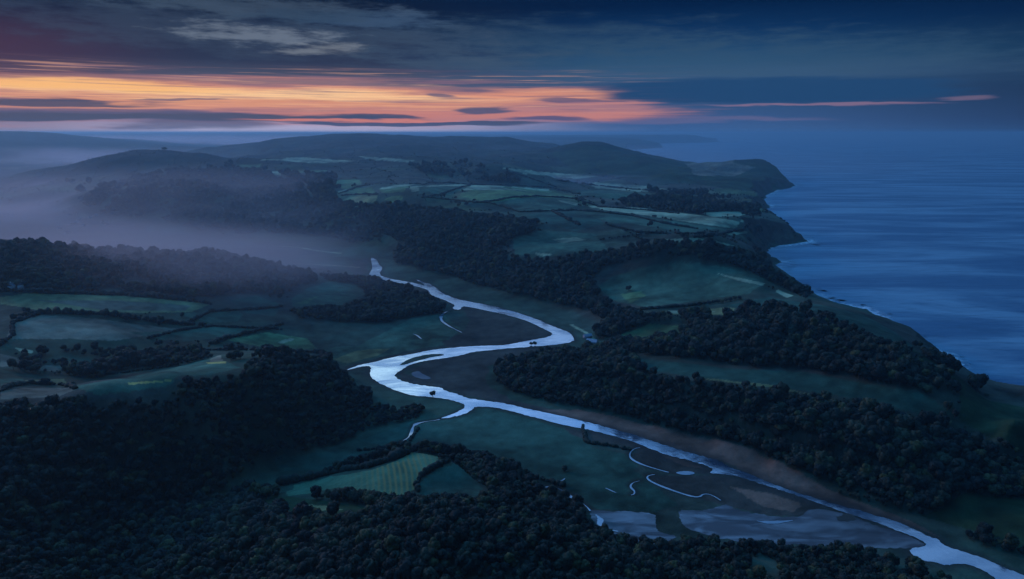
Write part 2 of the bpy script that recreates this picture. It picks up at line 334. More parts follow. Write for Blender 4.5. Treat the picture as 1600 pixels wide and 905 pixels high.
coast_poly = np.vstack([coast_pts, [[-1000, 90000]], [[-90000, 90000]], [[-90000, -600]]])
def smooth_out(P, closed=True, it=2):
    for _ in range(it):
        Q = np.roll(P, -1, 0) if closed else P[1:]
        A = P if closed else P[:-1]
        N = np.empty((2 * len(A), 2)); N[0::2] = A * 0.75 + Q * 0.25; N[1::2] = A * 0.25 + Q * 0.75
        P = N
    return P
riv = np.stack(atz(RIV[:, 0], RIV[:, 1], 0.35), 1); riv = rough(smooth_out(riv, True, 1), 2.2, 3, True, 1)
isl = np.stack(atz(ISL[:, 0], ISL[:, 1], 0.35), 1); isl = rough(smooth_out(isl, True, 1), 1.5, 3, True, 2)

def inpoly(X, Y, P):
    X = np.asarray(X); Y = np.asarray(Y)
    res = np.zeros(X.shape, bool)
    m = (X >= P[:, 0].min()) & (X <= P[:, 0].max()) & (Y >= P[:, 1].min()) & (Y <= P[:, 1].max())
    x, y = X[m], Y[m]; r = np.zeros(x.shape, bool)
    for i in range(len(P)):
        x0, y0 = P[i]; x1, y1 = P[(i + 1) % len(P)]
        if y0 == y1: continue
        c = ((y0 > y) != (y1 > y)) & (x < (x1 - x0) * (y - y0) / (y1 - y0) + x0); r ^= c
    res[m] = r; return res
def polydist(X, Y, P, closed, cap):
    D = np.full(X.shape, cap * 1.0)
    n = len(P) if closed else len(P) - 1
    for i in range(n):
        a, b = P[i], P[(i + 1) % len(P)]
        m = (X > min(a[0], b[0]) - cap) & (X < max(a[0], b[0]) + cap) & (Y > min(a[1], b[1]) - cap) & (Y < max(a[1], b[1]) + cap)
        if not m.any(): continue
        d = b - a; L2 = d @ d + 1e-9; x = X[m] - a[0]; y = Y[m] - a[1]
        t = np.clip((x * d[0] + y * d[1]) / L2, 0, 1)
        D[m] = np.minimum(D[m], np.hypot(x - t * d[0], y - t * d[1]))
    return D

FLATS = ["700,646 760,638 850,645 915,668 1000,690 1100,720 1200,755 1340,800 1460,842 1600,900 1700,960 1560,915 1480,888 1420,866 1284,853 1200,849 1124,842 1060,838 1025,850 969,845 949,834 927,817 920,796 881,763 830,745 790,725 720,700 690,680",
 "722,479 758,486 812,499 854,517 864,522 834,530 790,539 738,540 700,543 660,540 640,520 700,500",
 "623,580 640,570 722,556 764,548 860,543 830,555 770,572 770,600 800,622 900,648 860,650 790,630 720,616 640,598",
 "560,405 575,402 576,425 560,432 540,420", "600,440 671,455 674,463 640,455"]
# ------------------------------------------------------------------ the terrain grid
NU = 1050
us = np.linspace(-UMAX, UMAX, NU)
vs = np.concatenate([np.linspace(LNY0, math.log(330), 50, endpoint=False), np.linspace(math.log(330), math.log(2400), 620, endpoint=False),
                     np.linspace(math.log(2400), math.log(7000), 190, endpoint=False), np.linspace(math.log(7000), LNY1, 130)])
NV = len(vs)
U, V = np.meshgrid(us, vs); Y = np.exp(V); X = U * Y
Z = bil(zc, cu, cv, U, V)
Z = np.where(Z > 4, Z, np.where(Z < -4, 0.0, (Z + 4) ** 2 / 16.0))
amp = np.clip((Z - 3) / 40, 0, 1)
Z = Z + amp * (fbm(X / 260, Y / 260, 4) * 9.0 + fbm(X / 60, Y / 60, 3) * 2.6)
Z = Z + amp * np.clip((620 - Y) / 150, 0, 1) * (fbm(X / 48 + 4, Y / 48, 3) * 5.0)
far = np.clip((Y - 2500) / 3000, 0, 1)
Z = Z + far * amp * (fbm(X / 900 + 3, Y / 900, 4) * 13)
mid = np.clip((Y - 1500) / 700, 0, 1) * np.clip((7000 - Y) / 1500, 0, 1) * np.clip((Z - 8) / 60, 0, 1)
Z = Z + mid * ((np.abs(fbm(X / 420 + 2, Y / 520 + 7, 3)) * 46 - 15) + fbm(X / 150, Y / 170, 3) * 8)
dr = polydist(X, Y, riv, True, 90.0); inr = inpoly(X, Y, riv) & ~inpoly(X, Y, isl)
k = np.clip((dr - 8) / 60.0, 0, 1) ** 1.2; k[inr] = 0
Z = Z * k
flatd = np.full(X.shape, 60.0)
for _s in FLATS:
    _P = np.stack(atz(PX(_s)[:, 0], PX(_s)[:, 1], 0.2), 1)
    flatd = np.minimum(flatd, np.where(inpoly(X, Y, _P), 0.0, polydist(X, Y, _P, True, 60.0)))
Z = np.minimum(Z, np.where(flatd < 59, 0.1 + np.maximum(flatd - 4, 0) * 0.16, 1e4))
Z = np.maximum(Z, 0.1)
dc = polydist(X, Y, coast_pts, False, 520.0); land = inpoly(X, Y, coast_poly); sd = np.where(land, dc, -dc)
cliffw = 1.05 + 0.5 * fbm(X / 90, Y / 90, 3)
wide = np.clip(Y / 2500, 1.0, 20)
sdw = np.maximum(sd, 0) * (0.55 + 0.45 * np.clip(sd / 60, 0, 1))
prof = np.where(sd > 0, sdw * np.clip(cliffw, 0.5, 1.6) + fbm(X / 26, Y / 26, 4) * np.clip(sd / 10, 0, 1) * 13, sd * 0.5)
prof = np.where(sd >= 500, 1e4, prof)
Zl = np.minimum(np.maximum(Z, np.where(sd > 0, 0.0, -99)), prof)
Zl = np.where(land, np.minimum(Z , np.maximum(prof, 0.1)), np.maximum(sd * 0.5, -11.5))
Z = np.where(land, np.where(sd < 500, Zl, Z), Zl)
Z = np.maximum(Z, -11.5)
def ground_z(x, y):
    x = np.asarray(x, float); y = np.maximum(np.asarray(y, float), 61)
    return bil(Z, us, vs, x / y, np.log(y))
_steps = np.exp(np.linspace(math.log(150), math.log(40000), 3000))
def drape(P):
    """photo pixels -> points of the terrain seen there"""
    out = []
    for px, py in P:
        a, y, dz = ray(px, py); t = _steps / y; xx = a * t; zz = CAMZ + dz * t
        g = ground_z(xx, _steps); hit = np.nonzero(zz <= g)[0]
        i = hit[0] if len(hit) else len(_steps) - 1
        out.append((float(xx[i]), float(_steps[i])))
    return np.array(out)
def dens(P, step=14):
    out = []
    for i in range(len(P)):
        a, b = P[i], P[(i + 1) % len(P)]; n = max(1, int(np.hypot(*(b - a)) / step))
        for k_ in range(n): out.append(a * (1 - k_ / n) + b * k_ / n)
    return np.array(out)
def region(s, amp=3.0, seed=0): return rough(drape(dens(PX(s))), amp, 2, True, seed)

# ------------------------------------------------------------------ land cover
G1 = (0.036, 0.086, 0.056); G2 = (0.060, 0.118, 0.070); G3 = (0.110, 0.185, 0.075); TAN = (0.24, 0.20, 0.12); MAUVE = (0.155, 0.145, 0.095)
OLIVE = (0.190, 0.200, 0.085); DK = (0.028, 0.052, 0.022); LIT_GOLD = (0.38, 0.30, 0.09); REED = (0.17, 0.105, 0.072); MARSH = (0.058, 0.054, 0.042); PALE = (0.29, 0.33, 0.19)
FIELDS = [  # (colour, outline)
 ((0.07, 0.145, 0.075), "447,768 460,758 520,745 580,735 620,720 640,709 670,708 695,715 680,730 655,745 650,762 625,782 590,778 550,765 530,762 490,770 450,776"),
 (DK, "395,782 450,776 520,785 560,790 600,800 560,812 500,806 450,802 400,796"), (OLIVE, "470,788 505,790 540,797 500,799"),
 (G1, "655,755 690,728 720,730 755,765 750,780 700,790 640,785 655,768"),
 (G1, "430,718 500,707 600,705 560,725 500,735 440,737"),
 (G1, "700,648 760,638 850,662 915,680 925,700 990,712 1000,722 990,735 1005,745 1060,790 1025,800 930,796 880,762 830,745 790,725 720,700 670,690 655,668"),
 (G1, "560,690 640,660 700,655 690,680 640,700"),
 (G2, "110,604 200,590 262,577 330,560 352,565 376,575 335,585 280,588 268,602 200,614 150,618"),
 (LIT_GOLD, "200,598 268,594 268,597 200,601"), (LIT_GOLD, "322,566 352,565 352,568 325,569"), (TAN, "328,561 345,555 348,564 330,566"),  # gold strips: yellow light on the knoll put into the cover colour
 (OLIVE, "0,465 60,457 180,462 280,468 330,475 300,488 220,490 160,487 60,485 0,475"),
 (MAUVE, "60,470 180,470 300,478 290,486 160,485"),
 (MAUVE, "20,500 60,492 150,498 220,508 290,515 240,523 180,533 100,530 10,530"),
 (G2, "280,492 320,487 370,485 380,492 370,503 330,505"), (G2, "200,520 290,517 330,510 400,515 350,528 280,535"),
 (G3, "350,531 420,520 480,530 500,548 430,546"), (G1, "360,470 400,463 440,476 430,494 385,490"),
 (G2, "455,470 480,450 520,440 556,447 570,460 530,478 460,482"), (G3, "458,476 490,465 500,462 480,475"),
 (MAUVE, "0,612 40,606 95,606 118,610 90,620 0,625"), (PALE, "24,544 52,548 50,553 34,551"), (MAUVE, "0,553 24,558 38,568 0,574"),
 (OLIVE, "40,594 100,592 104,600 40,601"), (G2, "0,592 36,592 40,600 0,608"), (MAUVE, "70,570 100,572 96,580 60,580"),
 (G2, "500,545 560,540 640,500 690,490 720,515 690,540 640,548 590,560 540,572 520,565"),
 (OLIVE, "520,562 560,548 610,545 590,556 545,568"),
 (G3, "515,290 530,281 562,281 566,289 540,297"), (PALE, "527,300 545,296 547,298 530,302"), (G3, "540,301 560,293 582,293 586,302 550,303"), (OLIVE, "538,312 550,307 590,306 588,316 565,319"),
 (G3, "592,296 640,290 632,300 600,302"), (G3, "600,312 612,307 630,305 628,315 610,318"),
 (PALE, "592,295 625,289 650,288 640,290 600,296"), (PALE, "642,300 640,292 720,288 800,292 860,296 845,301 700,296"), (G2, "650,292 740,290 700,305 655,303"),
 (G3, "715,308 740,296 800,293 870,300 905,310 890,310 840,308 800,312 770,318 740,312"), (PALE, "745,292 790,294 830,298 760,297"),
 (G2, "768,318 800,312 840,309 880,311 900,322 870,330 815,332"), (PALE, "870,312 905,318 900,322 880,317"),
 (G1, "700,310 760,318 800,330 790,334 730,322"), (G1, "820,336 860,332 920,332 945,350 900,362 840,345"), (G2, "905,332 960,333 1000,345 960,350"),
 (PALE, "920,322 1000,325 1090,336 1190,352 1150,358 1120,354 1060,345 990,334 940,328"), (G2, "940,330 1000,337 1060,347 1120,357 1080,364 1000,352 950,342"),
 (G2, "800,372 850,360 930,366 950,390 900,398 830,404 805,400"), (PALE, "862,374 900,371 915,375 880,380"), (PALE, "836,395 862,397 860,400 838,399"), (PALE, "686,372 706,369 728,371 720,374"),
 (TAN, "742,336 775,338 772,340 745,339"), (PALE, "1030,376 1090,372 1130,380 1160,388 1120,382"), (PALE, "1130,365 1165,361 1168,365 1140,368"),
 (PALE, "1095,333 1140,330 1180,334 1150,338 1110,340"),
 (G2, "930,450 960,432 1000,420 1060,411 1130,417 1195,435 1190,448 1170,460 1090,470 1010,480 965,472"), (PALE, "1120,428 1195,443 1190,447 1150,438"),
 (G3, "970,460 1000,455 1010,462 985,475"), (OLIVE, "960,492 1070,485 1150,480 1140,492 1060,492"), (PALE, "1000,489 1090,484 1120,487 1060,490"),
 (G3, "960,528 1010,508 1075,510 1065,522 1000,532"), (OLIVE, "890,548 940,543 955,548 900,553"),
 (G1, "980,560 1060,567 1150,577 1260,582 1350,600 1440,615 1490,650 1440,648 1330,622 1200,603 1080,590 1000,576"), (OLIVE, "1080,590 1200,601 1290,622 1200,606"), (OLIVE, "1400,652 1460,655 1490,662 1440,662"),
 (G1, "1120,480 1200,465 1290,478 1350,492 1400,520 1430,545 1350,520 1290,490 1200,484"), (DK, "1400,530 1430,548 1500,590 1540,625 1620,640 1620,720 1500,660 1500,600 1450,570"),
 (PALE, "1215,452 1240,462 1230,466 1212,456"),
 (PALE, "400,250 470,246 560,252 500,255"), (G3, "370,258 410,256 405,262 380,263"), (PALE, "560,244 650,251 640,254 570,249"), (G3, "440,266 520,267 500,271 450,270"), (PALE, "410,270 440,268 438,275 412,274"),
 (PALE, "780,262 860,270 940,276 900,280 820,272"), (PALE, "920,285 1000,290 1060,298 1000,300 930,294"), (G2, "900,296 980,300 1040,308 960,312 905,306"),
 (DK, "180,282 260,264 400,264 480,288 500,330 560,345 610,385 450,387 330,372 250,352 150,345 100,312"),
 (DK, "860,240 930,228 1000,240 1060,252 1110,253 1190,253 1225,270 1240,290 1190,302 1100,290 1000,280 900,268"),
 (MAUVE, "1070,255 1130,252 1180,262 1150,275 1090,275"),
]
MARSHES = [
 (MARSH, "722,479 758,486 812,499 854,517 864,522 834,530 790,539 738,540 700,543 690,535 722,520 735,500"),
 (MARSH, "655,590 640,578 674,563 722,556 764,548 840,543 880,546 830,555 760,572 760,600 800,625 900,648 860,650 790,630 720,616 690,605 640,598 625,592 623,580"),
 (REED, "845,640 900,640 1000,662 1100,688 1180,712 1250,745 1330,780 1420,812 1470,840 1430,824 1370,805 1270,777 1200,753 1130,720 1060,702 1000,682 930,662"),
 (MARSH, "880,668 935,676 1000,693 1080,720 1115,733 1100,740 1050,740 1000,725 985,712 1000,700 925,690 900,682"),
 (DK, "1440,806 1520,830 1600,862 1680,900 1680,800 1600,800 1500,790"),
 (REED, "1020,702 1056,716 1080,722 1100,732 1070,728 1040,715"),
 (MARSH, "1015,742 1100,742 1166,750 1228,769 1284,789 1260,806 1200,805 1135,790 1080,775 1020,752"),
 (REED, "1140,760 1200,770 1250,785 1240,800 1190,790"),
 (MARSH, "560,405 575,402 576,425 560,432 540,420"), (MARSH, "600,440 671,455 674,463 640,455"),
 (DK, "1267,797 1340,808 1300,795"),
]
ROADS = [(PALE, 5.0, "440,385 470,387 488,391"), (PALE, 5.0, "488,391 530,396"), (PALE, 6.0, "150,390 210,388 300,392"), (PALE, 6.0, "60,388 100,390"), (PALE, 3.0, "893,508 915,520 925,528 935,540"), (PALE, 4.0, "440,536 454,531"), (PALE, 6, "0,330 40,333 70,322"), (TAN, 4, "430,410 520,415 560,418")]
base = np.zeros(Z.shape + (3,)); n1 = fbm(X / 180, Y / 180, 4); n2 = fbm(X / 35 + 9, Y / 35, 3)
b0 = np.array((0.040, 0.064, 0.036)); b1 = np.array((0.064, 0.064, 0.046))
tt = np.clip(0.5 + n1 * 1.4, 0, 1)[..., None]; base[:] = b0 * (1 - tt) + b1 * tt
# far patchwork of small fields
fs = np.clip(110 + Y * 0.02, 110, 400)
cxn = X + 60 * fbm(X / 300, Y / 300, 2); cyn = (Y + 60 * fbm(X / 300 + 8, Y / 300, 2)) 
def cellid(X, Y):
    a = X + 60 * fbm(X / 300, Y / 300, 2); b = Y + 60 * fbm(X / 300 + 8, Y / 300, 2)
    return np.floor((a + b * 0.3) / 170) * 13.7 + np.floor((b - a * 0.22) / 230) * 7.31
cell = (np.floor((cxn + cyn * 0.3) / 170) * 13.7 + np.floor((cyn - cxn * 0.22) / 230) * 7.31)
ch = np.abs(np.modf(np.sin(cell * 12.9898) * 43758.5453)[0])
pal = np.array([G1, G2, G3, MAUVE, OLIVE, G2, DK, G3])
pc = pal[(ch * 8).astype(int) % 8]
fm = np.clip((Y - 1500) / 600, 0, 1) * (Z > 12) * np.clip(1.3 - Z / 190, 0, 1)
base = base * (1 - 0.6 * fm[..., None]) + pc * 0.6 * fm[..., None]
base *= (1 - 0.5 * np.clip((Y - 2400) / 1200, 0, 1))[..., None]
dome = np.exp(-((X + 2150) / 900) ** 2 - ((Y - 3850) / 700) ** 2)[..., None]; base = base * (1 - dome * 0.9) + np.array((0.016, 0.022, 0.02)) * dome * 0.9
lo = (Z < 6); base[lo] = base[lo] * 0.6 + np.array(G1) * 0.4
masks = {}
fieldmask = np.zeros(Z.shape, bool)
def paint(colr, P, f=1.0, isfield=True):
    m = inpoly(X, Y, P)
    base[m] = base[m] * (1 - f) + np.array(colr) * f
    if isfield: fieldmask[m] = True
field_polys = []
for i, (c, s) in enumerate(FIELDS):
    P = region(s, 2.0, i); field_polys.append(P); paint(c, P)
for i, (c, s) in enumerate(MARSHES):
    P = np.stack(atz(*dens(PX(s)).T, 0.4), 1); P = rough(P, 9, 3, True, 50 + i); paint(c, P); field_polys.append(P)
for c, wd, s in ROADS:
    L = drape(dens(PX(s), 8)[:-1] if False else PX(s)); m = polydist(X, Y, L, False, 60.0) < wd
    base[m] = np.array(c)
pat = np.clip(fbm(X / 110 + 5, Y / 60 + 2, 4) * 2.0, -0.6, 1.1)
base *= (1 + 0.45 * n2 + 0.35 * fbm(X / 9, Y / 9, 2) + 0.5 * pat)[..., None].clip(0.35, 2.2)
for _s in ("1006,697.5 991,699 983,707.7 986,716 1003,724.6 1031,733 1053,738.7", "1030,739 1012,741.5 1011,747 1025,755 1053,765.5 1081,774.5 1094,775 1099,770 1112,771 1135,786",
           "1003,749.5 993,751 986,755 985,760 992,766 991,771 983,772.5", "851,763 856,759 867,760 881,765.5 890,774 907,782 918,791 925,800", "692,653.2 680,655.5 668,657 655,660 648,663 645,667 643,676 638,684.6 626,692 605,698",
           "704,484 694,488 689,494 689,500 700,508 716,516 725.6,520.6"):
    _L = smooth_out(np.stack(atz(*PX(_s).T, 0.4), 1), False, 2); _m = np.clip(1.3 - polydist(X, Y, _L, False, 30.0) / 4.5, 0, 1)[..., None]
    base = base * (1 - 0.75 * _m) + np.array((0.03, 0.028, 0.022)) * 0.75 * _m
# mud margin of the river, rock on the cliffs
mud = np.clip(1 - dr / (6 + 10 * np.clip(n1 + 0.5, 0, 1)), 0, 1)[..., None] * 0.8
base = base * (1 - mud) + np.array((0.038, 0.036, 0.033)) * mud
gx = np.gradient(Z, axis=1) / np.maximum(np.gradient(X, axis=1), 1e-3); gy = np.gradient(Z, axis=0) / np.gradient(Y, axis=0)
slope = np.hypot(gx, gy)
rock = (np.clip((slope - 0.6) / 0.35, 0, 1) * (sd > -20) * (sd < 90))[..., None]
base = base * (1 - rock) + (np.array((0.085, 0.068, 0.052)) * (1 + 0.5 * fbm(X / 14, Y / 14, 3))[..., None]) * rock
# plough / mowing lines of the striped field
F1 = field_polys[0]
stripe = inpoly(X, Y, F1).astype(float)
sx, sy = atz(625, 738, 24); stripe *= np.exp(-(((X - sx + (Y - sy) * 0.2) / 30) ** 2 + ((Y - sy) / 60) ** 2) ** 1.2)

# ------------------------------------------------------------------ mesh helpers
def link(name, me, mat=None, parent=None, smooth=False):
    o = bpy.data.objects.new(name, me)
    if mat: me.materials.append(mat)
    C.collection.objects.link(o)
    if parent: o.parent = parent
    if smooth: me.shade_smooth() if hasattr(me, 'shade_smooth') else me.polygons.foreach_set('use_smooth', [True] * len(me.polygons))
    return o
def tag(o, kind=None, label=None, cat=None, group=None):
    if kind: o['kind'] = kind
    if label: o['label'] = label
    if cat: o['category'] = cat
    if group: o['group'] = group
    return o
def npmesh(name, V3, F):
    me = bpy.data.meshes.new(name); V3 = np.asarray(V3, np.float32); F = np.asarray(F, np.int32)
    me.vertices.add(len(V3)); me.vertices.foreach_set('co', V3.ravel())
    k_ = F.shape[1]; me.loops.add(F.size); me.loops.foreach_set('vertex_index', F.ravel())
    me.polygons.add(len(F)); me.polygons.foreach_set('loop_start', np.arange(len(F), dtype=np.int32) * k_)
    me.polygons.foreach_set('loop_total', np.full(len(F), k_, np.int32)); me.update(calc_edges=True); return me
def mat(name):
    m = bpy.data.materials.new(name); m.use_nodes = True; t = NT(m.node_tree)
    return m, t, m.node_tree.nodes['Principled BSDF']

# ------------------------------------------------------------------ materials
def m_ground():
    m, t, p = mat("ground_cover")
    at = t.new('ShaderNodeAttribute', attribute_name='cover'); sa = t.new('ShaderNodeAttribute', attribute_name='stripe')
    g = t.new('ShaderNodeNewGeometry'); pos = g.outputs['Position']
    a = t.noise(pos, 0.06, 5.0, 0.6); b = t.noise(pos, 0.5, 3.0, 0.6)
    v = t.math('ADD', t.math('MULTIPLY', a, 1.1), t.math('MULTIPLY', b, 0.6))
    v = t.math('ADD', v, 0.15)
    c = t.mix(1.0, at.outputs['Color'], t.xyz(v, v, v), 'MULTIPLY')
    wv = t.new('ShaderNodeTexWave', wave_type='BANDS', bands_direction='X'); t.put(wv.inputs['Vector'], t.mapping(pos, (1, 1, 0), (0, 0, R(-12))))
    wv.inputs['Scale'].default_value = 0.07; wv.inputs['Distortion'].default_value = 6.0; wv.inputs['Detail'].default_value = 3; wv.inputs['Detail Scale'].default_value = 0.12
    f = t.math('MULTIPLY', sa.outputs['Fac'], t.math('MULTIPLY', t.math('POWER', wv.outputs['Fac'], 1.6), 0.85))
    c = t.mix(f, c, (0.30, 0.24, 0.085, 1))
    t.l.new(c, p.inputs['Base Color']); p.inputs['Roughness'].default_value = 0.95; p.inputs['Specular IOR Level'].default_value = 0.1
    bu = t.new('ShaderNodeBump'); bu.inputs['Strength'].default_value = 0.7; bu.inputs['Distance'].default_value = 2.0
    t.l.new(t.noise(pos, 0.12, 6.0, 0.65), bu.inputs['Height']); t.l.new(bu.outputs[0], p.inputs['Normal'])
    return m
def m_leaf(name, c0, c1, c2):
    m, t, p = mat(name)
    oi = t.new('ShaderNodeObjectInfo'); g = t.new('ShaderNodeNewGeometry')
    n = t.noise(g.outputs['Position'], 0.35, 3.0, 0.6)
    c = t.ramp(oi.outputs['Random'], [(0.0, c0), (0.55, c1), (0.86, c2), (1.0, (c2[0] * 1.9, c2[1] * 1.6, c2[2], 1))])  # last stop: lit yellow-green tips painted in as a few lighter plants
    v = t.math('ADD', t.math('MULTIPLY', n, 1.2), 0.4); c = t.mix(1.0, c, t.xyz(v, v, v), 'MULTIPLY')
    t.l.new(c, p.inputs['Base Color']); p.inputs['Roughness'].default_value = 0.8; p.inputs['Specular IOR Level'].default_value = 0.25
    return m
def m_plain(name, c, rough_=0.9, var=0.3, scale=0.4):
    m, t, p = mat(name); g = t.new('ShaderNodeNewGeometry'); n = t.noise(g.outputs['Position'], scale, 4.0)
    v = t.math('ADD', t.math('MULTIPLY', n, 2 * var), 1 - var); t.l.new(t.mix(1.0, c, t.xyz(v, v, v), 'MULTIPLY'), p.inputs['Base Color'])
    p.inputs['Roughness'].default_value = rough_; return m
def m_river(name, body, metal, rough_=0.16, bump=0.25):
    m, t, p = mat(name); g = t.new('ShaderNodeNewGeometry'); pos = g.outputs['Position']
    n = t.noise(t.mapping(pos, (1, 2.2, 1)), 0.02, 4.0, 0.55, 0.6)
    gl = t.new('ShaderNodeBsdfGlossy'); gl.inputs['Color'].default_value = (0.93, 0.96, 1, 1); t.l.new(t.sstep(n, 0.35, 0.7, rough_ * 0.6, rough_ * 1.8), gl.inputs['Roughness'])
    df = t.new('ShaderNodeBsdfDiffuse'); t.put(df.inputs['Color'], body)
    bu = t.new('ShaderNodeBump'); bu.inputs['Strength'].default_value = bump; bu.inputs['Distance'].default_value = 0.4
    t.l.new(t.noise(pos, 0.25, 3.0, 0.6), bu.inputs['Height'])
    t.l.new(bu.outputs[0], gl.inputs['Normal']); t.l.new(bu.outputs[0], df.inputs['Normal'])
    mx = t.new('ShaderNodeMixShader'); t.put(mx.inputs[0], t.sstep(n, 0.3, 0.75, metal, metal * 0.72)); t.l.new(df.outputs[0], mx.inputs[1]); t.l.new(gl.outputs[0], mx.inputs[2])
    t.l.new(mx.outputs[0], m.node_tree.nodes['Material Output'].inputs[0]); return m
def m_sea():
    m, t, p = mat("sea_water"); g = t.new('ShaderNodeNewGeometry'); pos = g.outputs['Position']
    slick = t.noise(t.mapping(pos, (0.8, 3.0, 1), (0, 0, R(14))), 0.0012, 6.0, 0.6, 1.6)
    fine = t.noise(t.mapping(pos, (0.6, 2.4, 1), (0, 0, R(-9))), 0.03, 4.0, 0.6)
    p.inputs['Metallic'].default_value = 0.0; p.inputs['IOR'].default_value = 1.33; p.inputs['Specular IOR Level'].default_value = 0.5
    c = t.mix(t.sstep(slick, 0.40, 0.66), (0.060, 0.160, 0.250, 1), (0.24, 0.42, 0.50, 1))
    c = t.mix(t.sstep(fine, 0.45, 0.75, 0.0, 0.5), c, (0.015, 0.080, 0.14, 1))
    t.l.new(c, p.inputs['Base Color'])
    t.l.new(t.sstep(slick, 0.35, 0.65, 0.42, 0.28), p.inputs['Roughness'])
    bu = t.new('ShaderNodeBump'); bu.inputs['Strength'].default_value = 0.9; bu.inputs['Distance'].default_value = 3.0
    t.l.new(t.noise(t.mapping(pos, (0.5, 2.0, 1), (0, 0, R(-9))), 0.045, 5.0, 0.6), bu.inputs['Height']); t.l.new(bu.outputs[0], p.inputs['Normal'])
    return m
def m_surf():
    m, t, p = mat("surf_foam"); uv = t.new('ShaderNodeAttribute', attribute_name='edge'); g = t.new('ShaderNodeNewGeometry')
    n = t.noise(g.outputs['Position'], 0.09, 5.0, 0.65)
    a = t.math('MULTIPLY', t.sstep(t.math('SUBTRACT', n, t.math('MULTIPLY', uv.outputs['Fac'], 0.28)), 0.26, 0.48), t.sstep(uv.outputs['Fac'], 1.0, 0.3, 0.0, 1.0))
    a = t.math('MULTIPLY', a, t.sstep(t.noise(g.outputs['Position'], 0.011, 3.0, 0.6), 0.42, 0.60, 0.05, 0.85))
    p.inputs['Base Color'].default_value = (0.82, 0.85, 0.88, 1); p.inputs['Roughness'].default_value = 0.8
    t.l.new(a, p.inputs['Alpha']); return m
M_GR = m_ground()
M_LEAF = m_leaf("broadleaf_foliage", (0.008, 0.015, 0.012, 1), (0.022, 0.032, 0.020, 1), (0.042, 0.050, 0.026, 1))
M_HEDGE = m_leaf("hedge_foliage", (0.012, 0.024, 0.016, 1), (0.018, 0.030, 0.018, 1), (0.024, 0.036, 0.020, 1))
M_BARK = m_plain("bark", (0.07, 0.055, 0.04, 1))
M_RIVER = m_river("estuary_water", (0.05, 0.09, 0.15, 1), 0.66)
M_CREEK = m_river("creek_water", (0.07, 0.10, 0.13, 1), 0.34, 0.25)
def m_mud(name):
    m, t, p = mat(name); g = t.new('ShaderNodeNewGeometry'); pos = g.outputs['Position']
    n = t.noise(t.mapping(pos, (0.7, 2.2, 1), (0, 0, R(-18))), 0.022, 6.0, 0.6, 0.7)
    c = t.ramp(n, [(0.0, (0.030, 0.030, 0.03, 1)), (0.42, (0.058, 0.055, 0.056, 1)), (0.6, (0.085, 0.08, 0.08, 1)), (1.0, (0.11, 0.10, 0.10, 1))])
    df = t.new('ShaderNodeBsdfDiffuse'); t.l.new(c, df.inputs['Color'])
    gl = t.new('ShaderNodeBsdfGlossy'); gl.inputs['Roughness'].default_value = 0.22; gl.inputs['Color'].default_value = (0.9, 0.95, 1, 1)
    n2_ = t.noise(t.mapping(pos, (0.8, 2.6, 1), (0, 0, R(-20))), 0.028, 5.0, 0.55, 0.8)
    mx = t.new('ShaderNodeMixShader'); t.l.new(t.sstep(n2_, 0.40, 0.68, 0.03, 0.17), mx.inputs[0]); t.l.new(df.outputs[0], mx.inputs[1]); t.l.new(gl.outputs[0], mx.inputs[2])
    t.l.new(mx.outputs[0], m.node_tree.nodes['Material Output'].inputs[0]); return m
M_TIDE = m_mud("tidal_mud")
M_MUD = m_river("wet_mud", (0.085, 0.080, 0.085, 1), 0.09, 0.4, 0.5)
M_SEA = m_sea(); M_SURF = m_surf()
M_WALL = m_plain("pale_render", (0.62, 0.60, 0.56, 1), 0.8, 0.15); M_ROOF = m_plain("slate", (0.09, 0.09, 0.10, 1), 0.7); M_SHED = m_plain("weathered_sheet", (0.34, 0.36, 0.40, 1), 0.6)
M_GLASS = m_plain("dark_glass", (0.03, 0.04, 0.05, 1), 0.2, 0.1)

# ------------------------------------------------------------------ ground, sea, waters
idx = np.arange(NU * NV).reshape(NV, NU)
quads = np.stack([idx[:-1, :-1].ravel(), idx[:-1, 1:].ravel(), idx[1:, 1:].ravel(), idx[1:, :-1].ravel()], 1)
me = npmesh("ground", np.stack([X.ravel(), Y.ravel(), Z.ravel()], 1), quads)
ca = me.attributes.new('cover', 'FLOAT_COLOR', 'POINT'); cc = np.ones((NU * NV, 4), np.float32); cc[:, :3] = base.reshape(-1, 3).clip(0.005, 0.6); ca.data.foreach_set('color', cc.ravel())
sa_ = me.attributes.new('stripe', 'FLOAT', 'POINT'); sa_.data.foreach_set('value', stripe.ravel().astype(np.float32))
tag(link("ground", me, M_GR, smooth=True), 'structure', 'dark rolling pasture, marsh and cliff land from the river to the far hills')
sea = npmesh("sea", [(-66000, -700, -0.6), (66000, -700, -0.6), (66000, 66000, -0.6), (-66000, 66000, -0.6)], [(0, 1, 2, 3)])
tag(link("sea", sea, M_SEA), 'structure', 'blue sea with pale wind streaks beyond the cliffs')

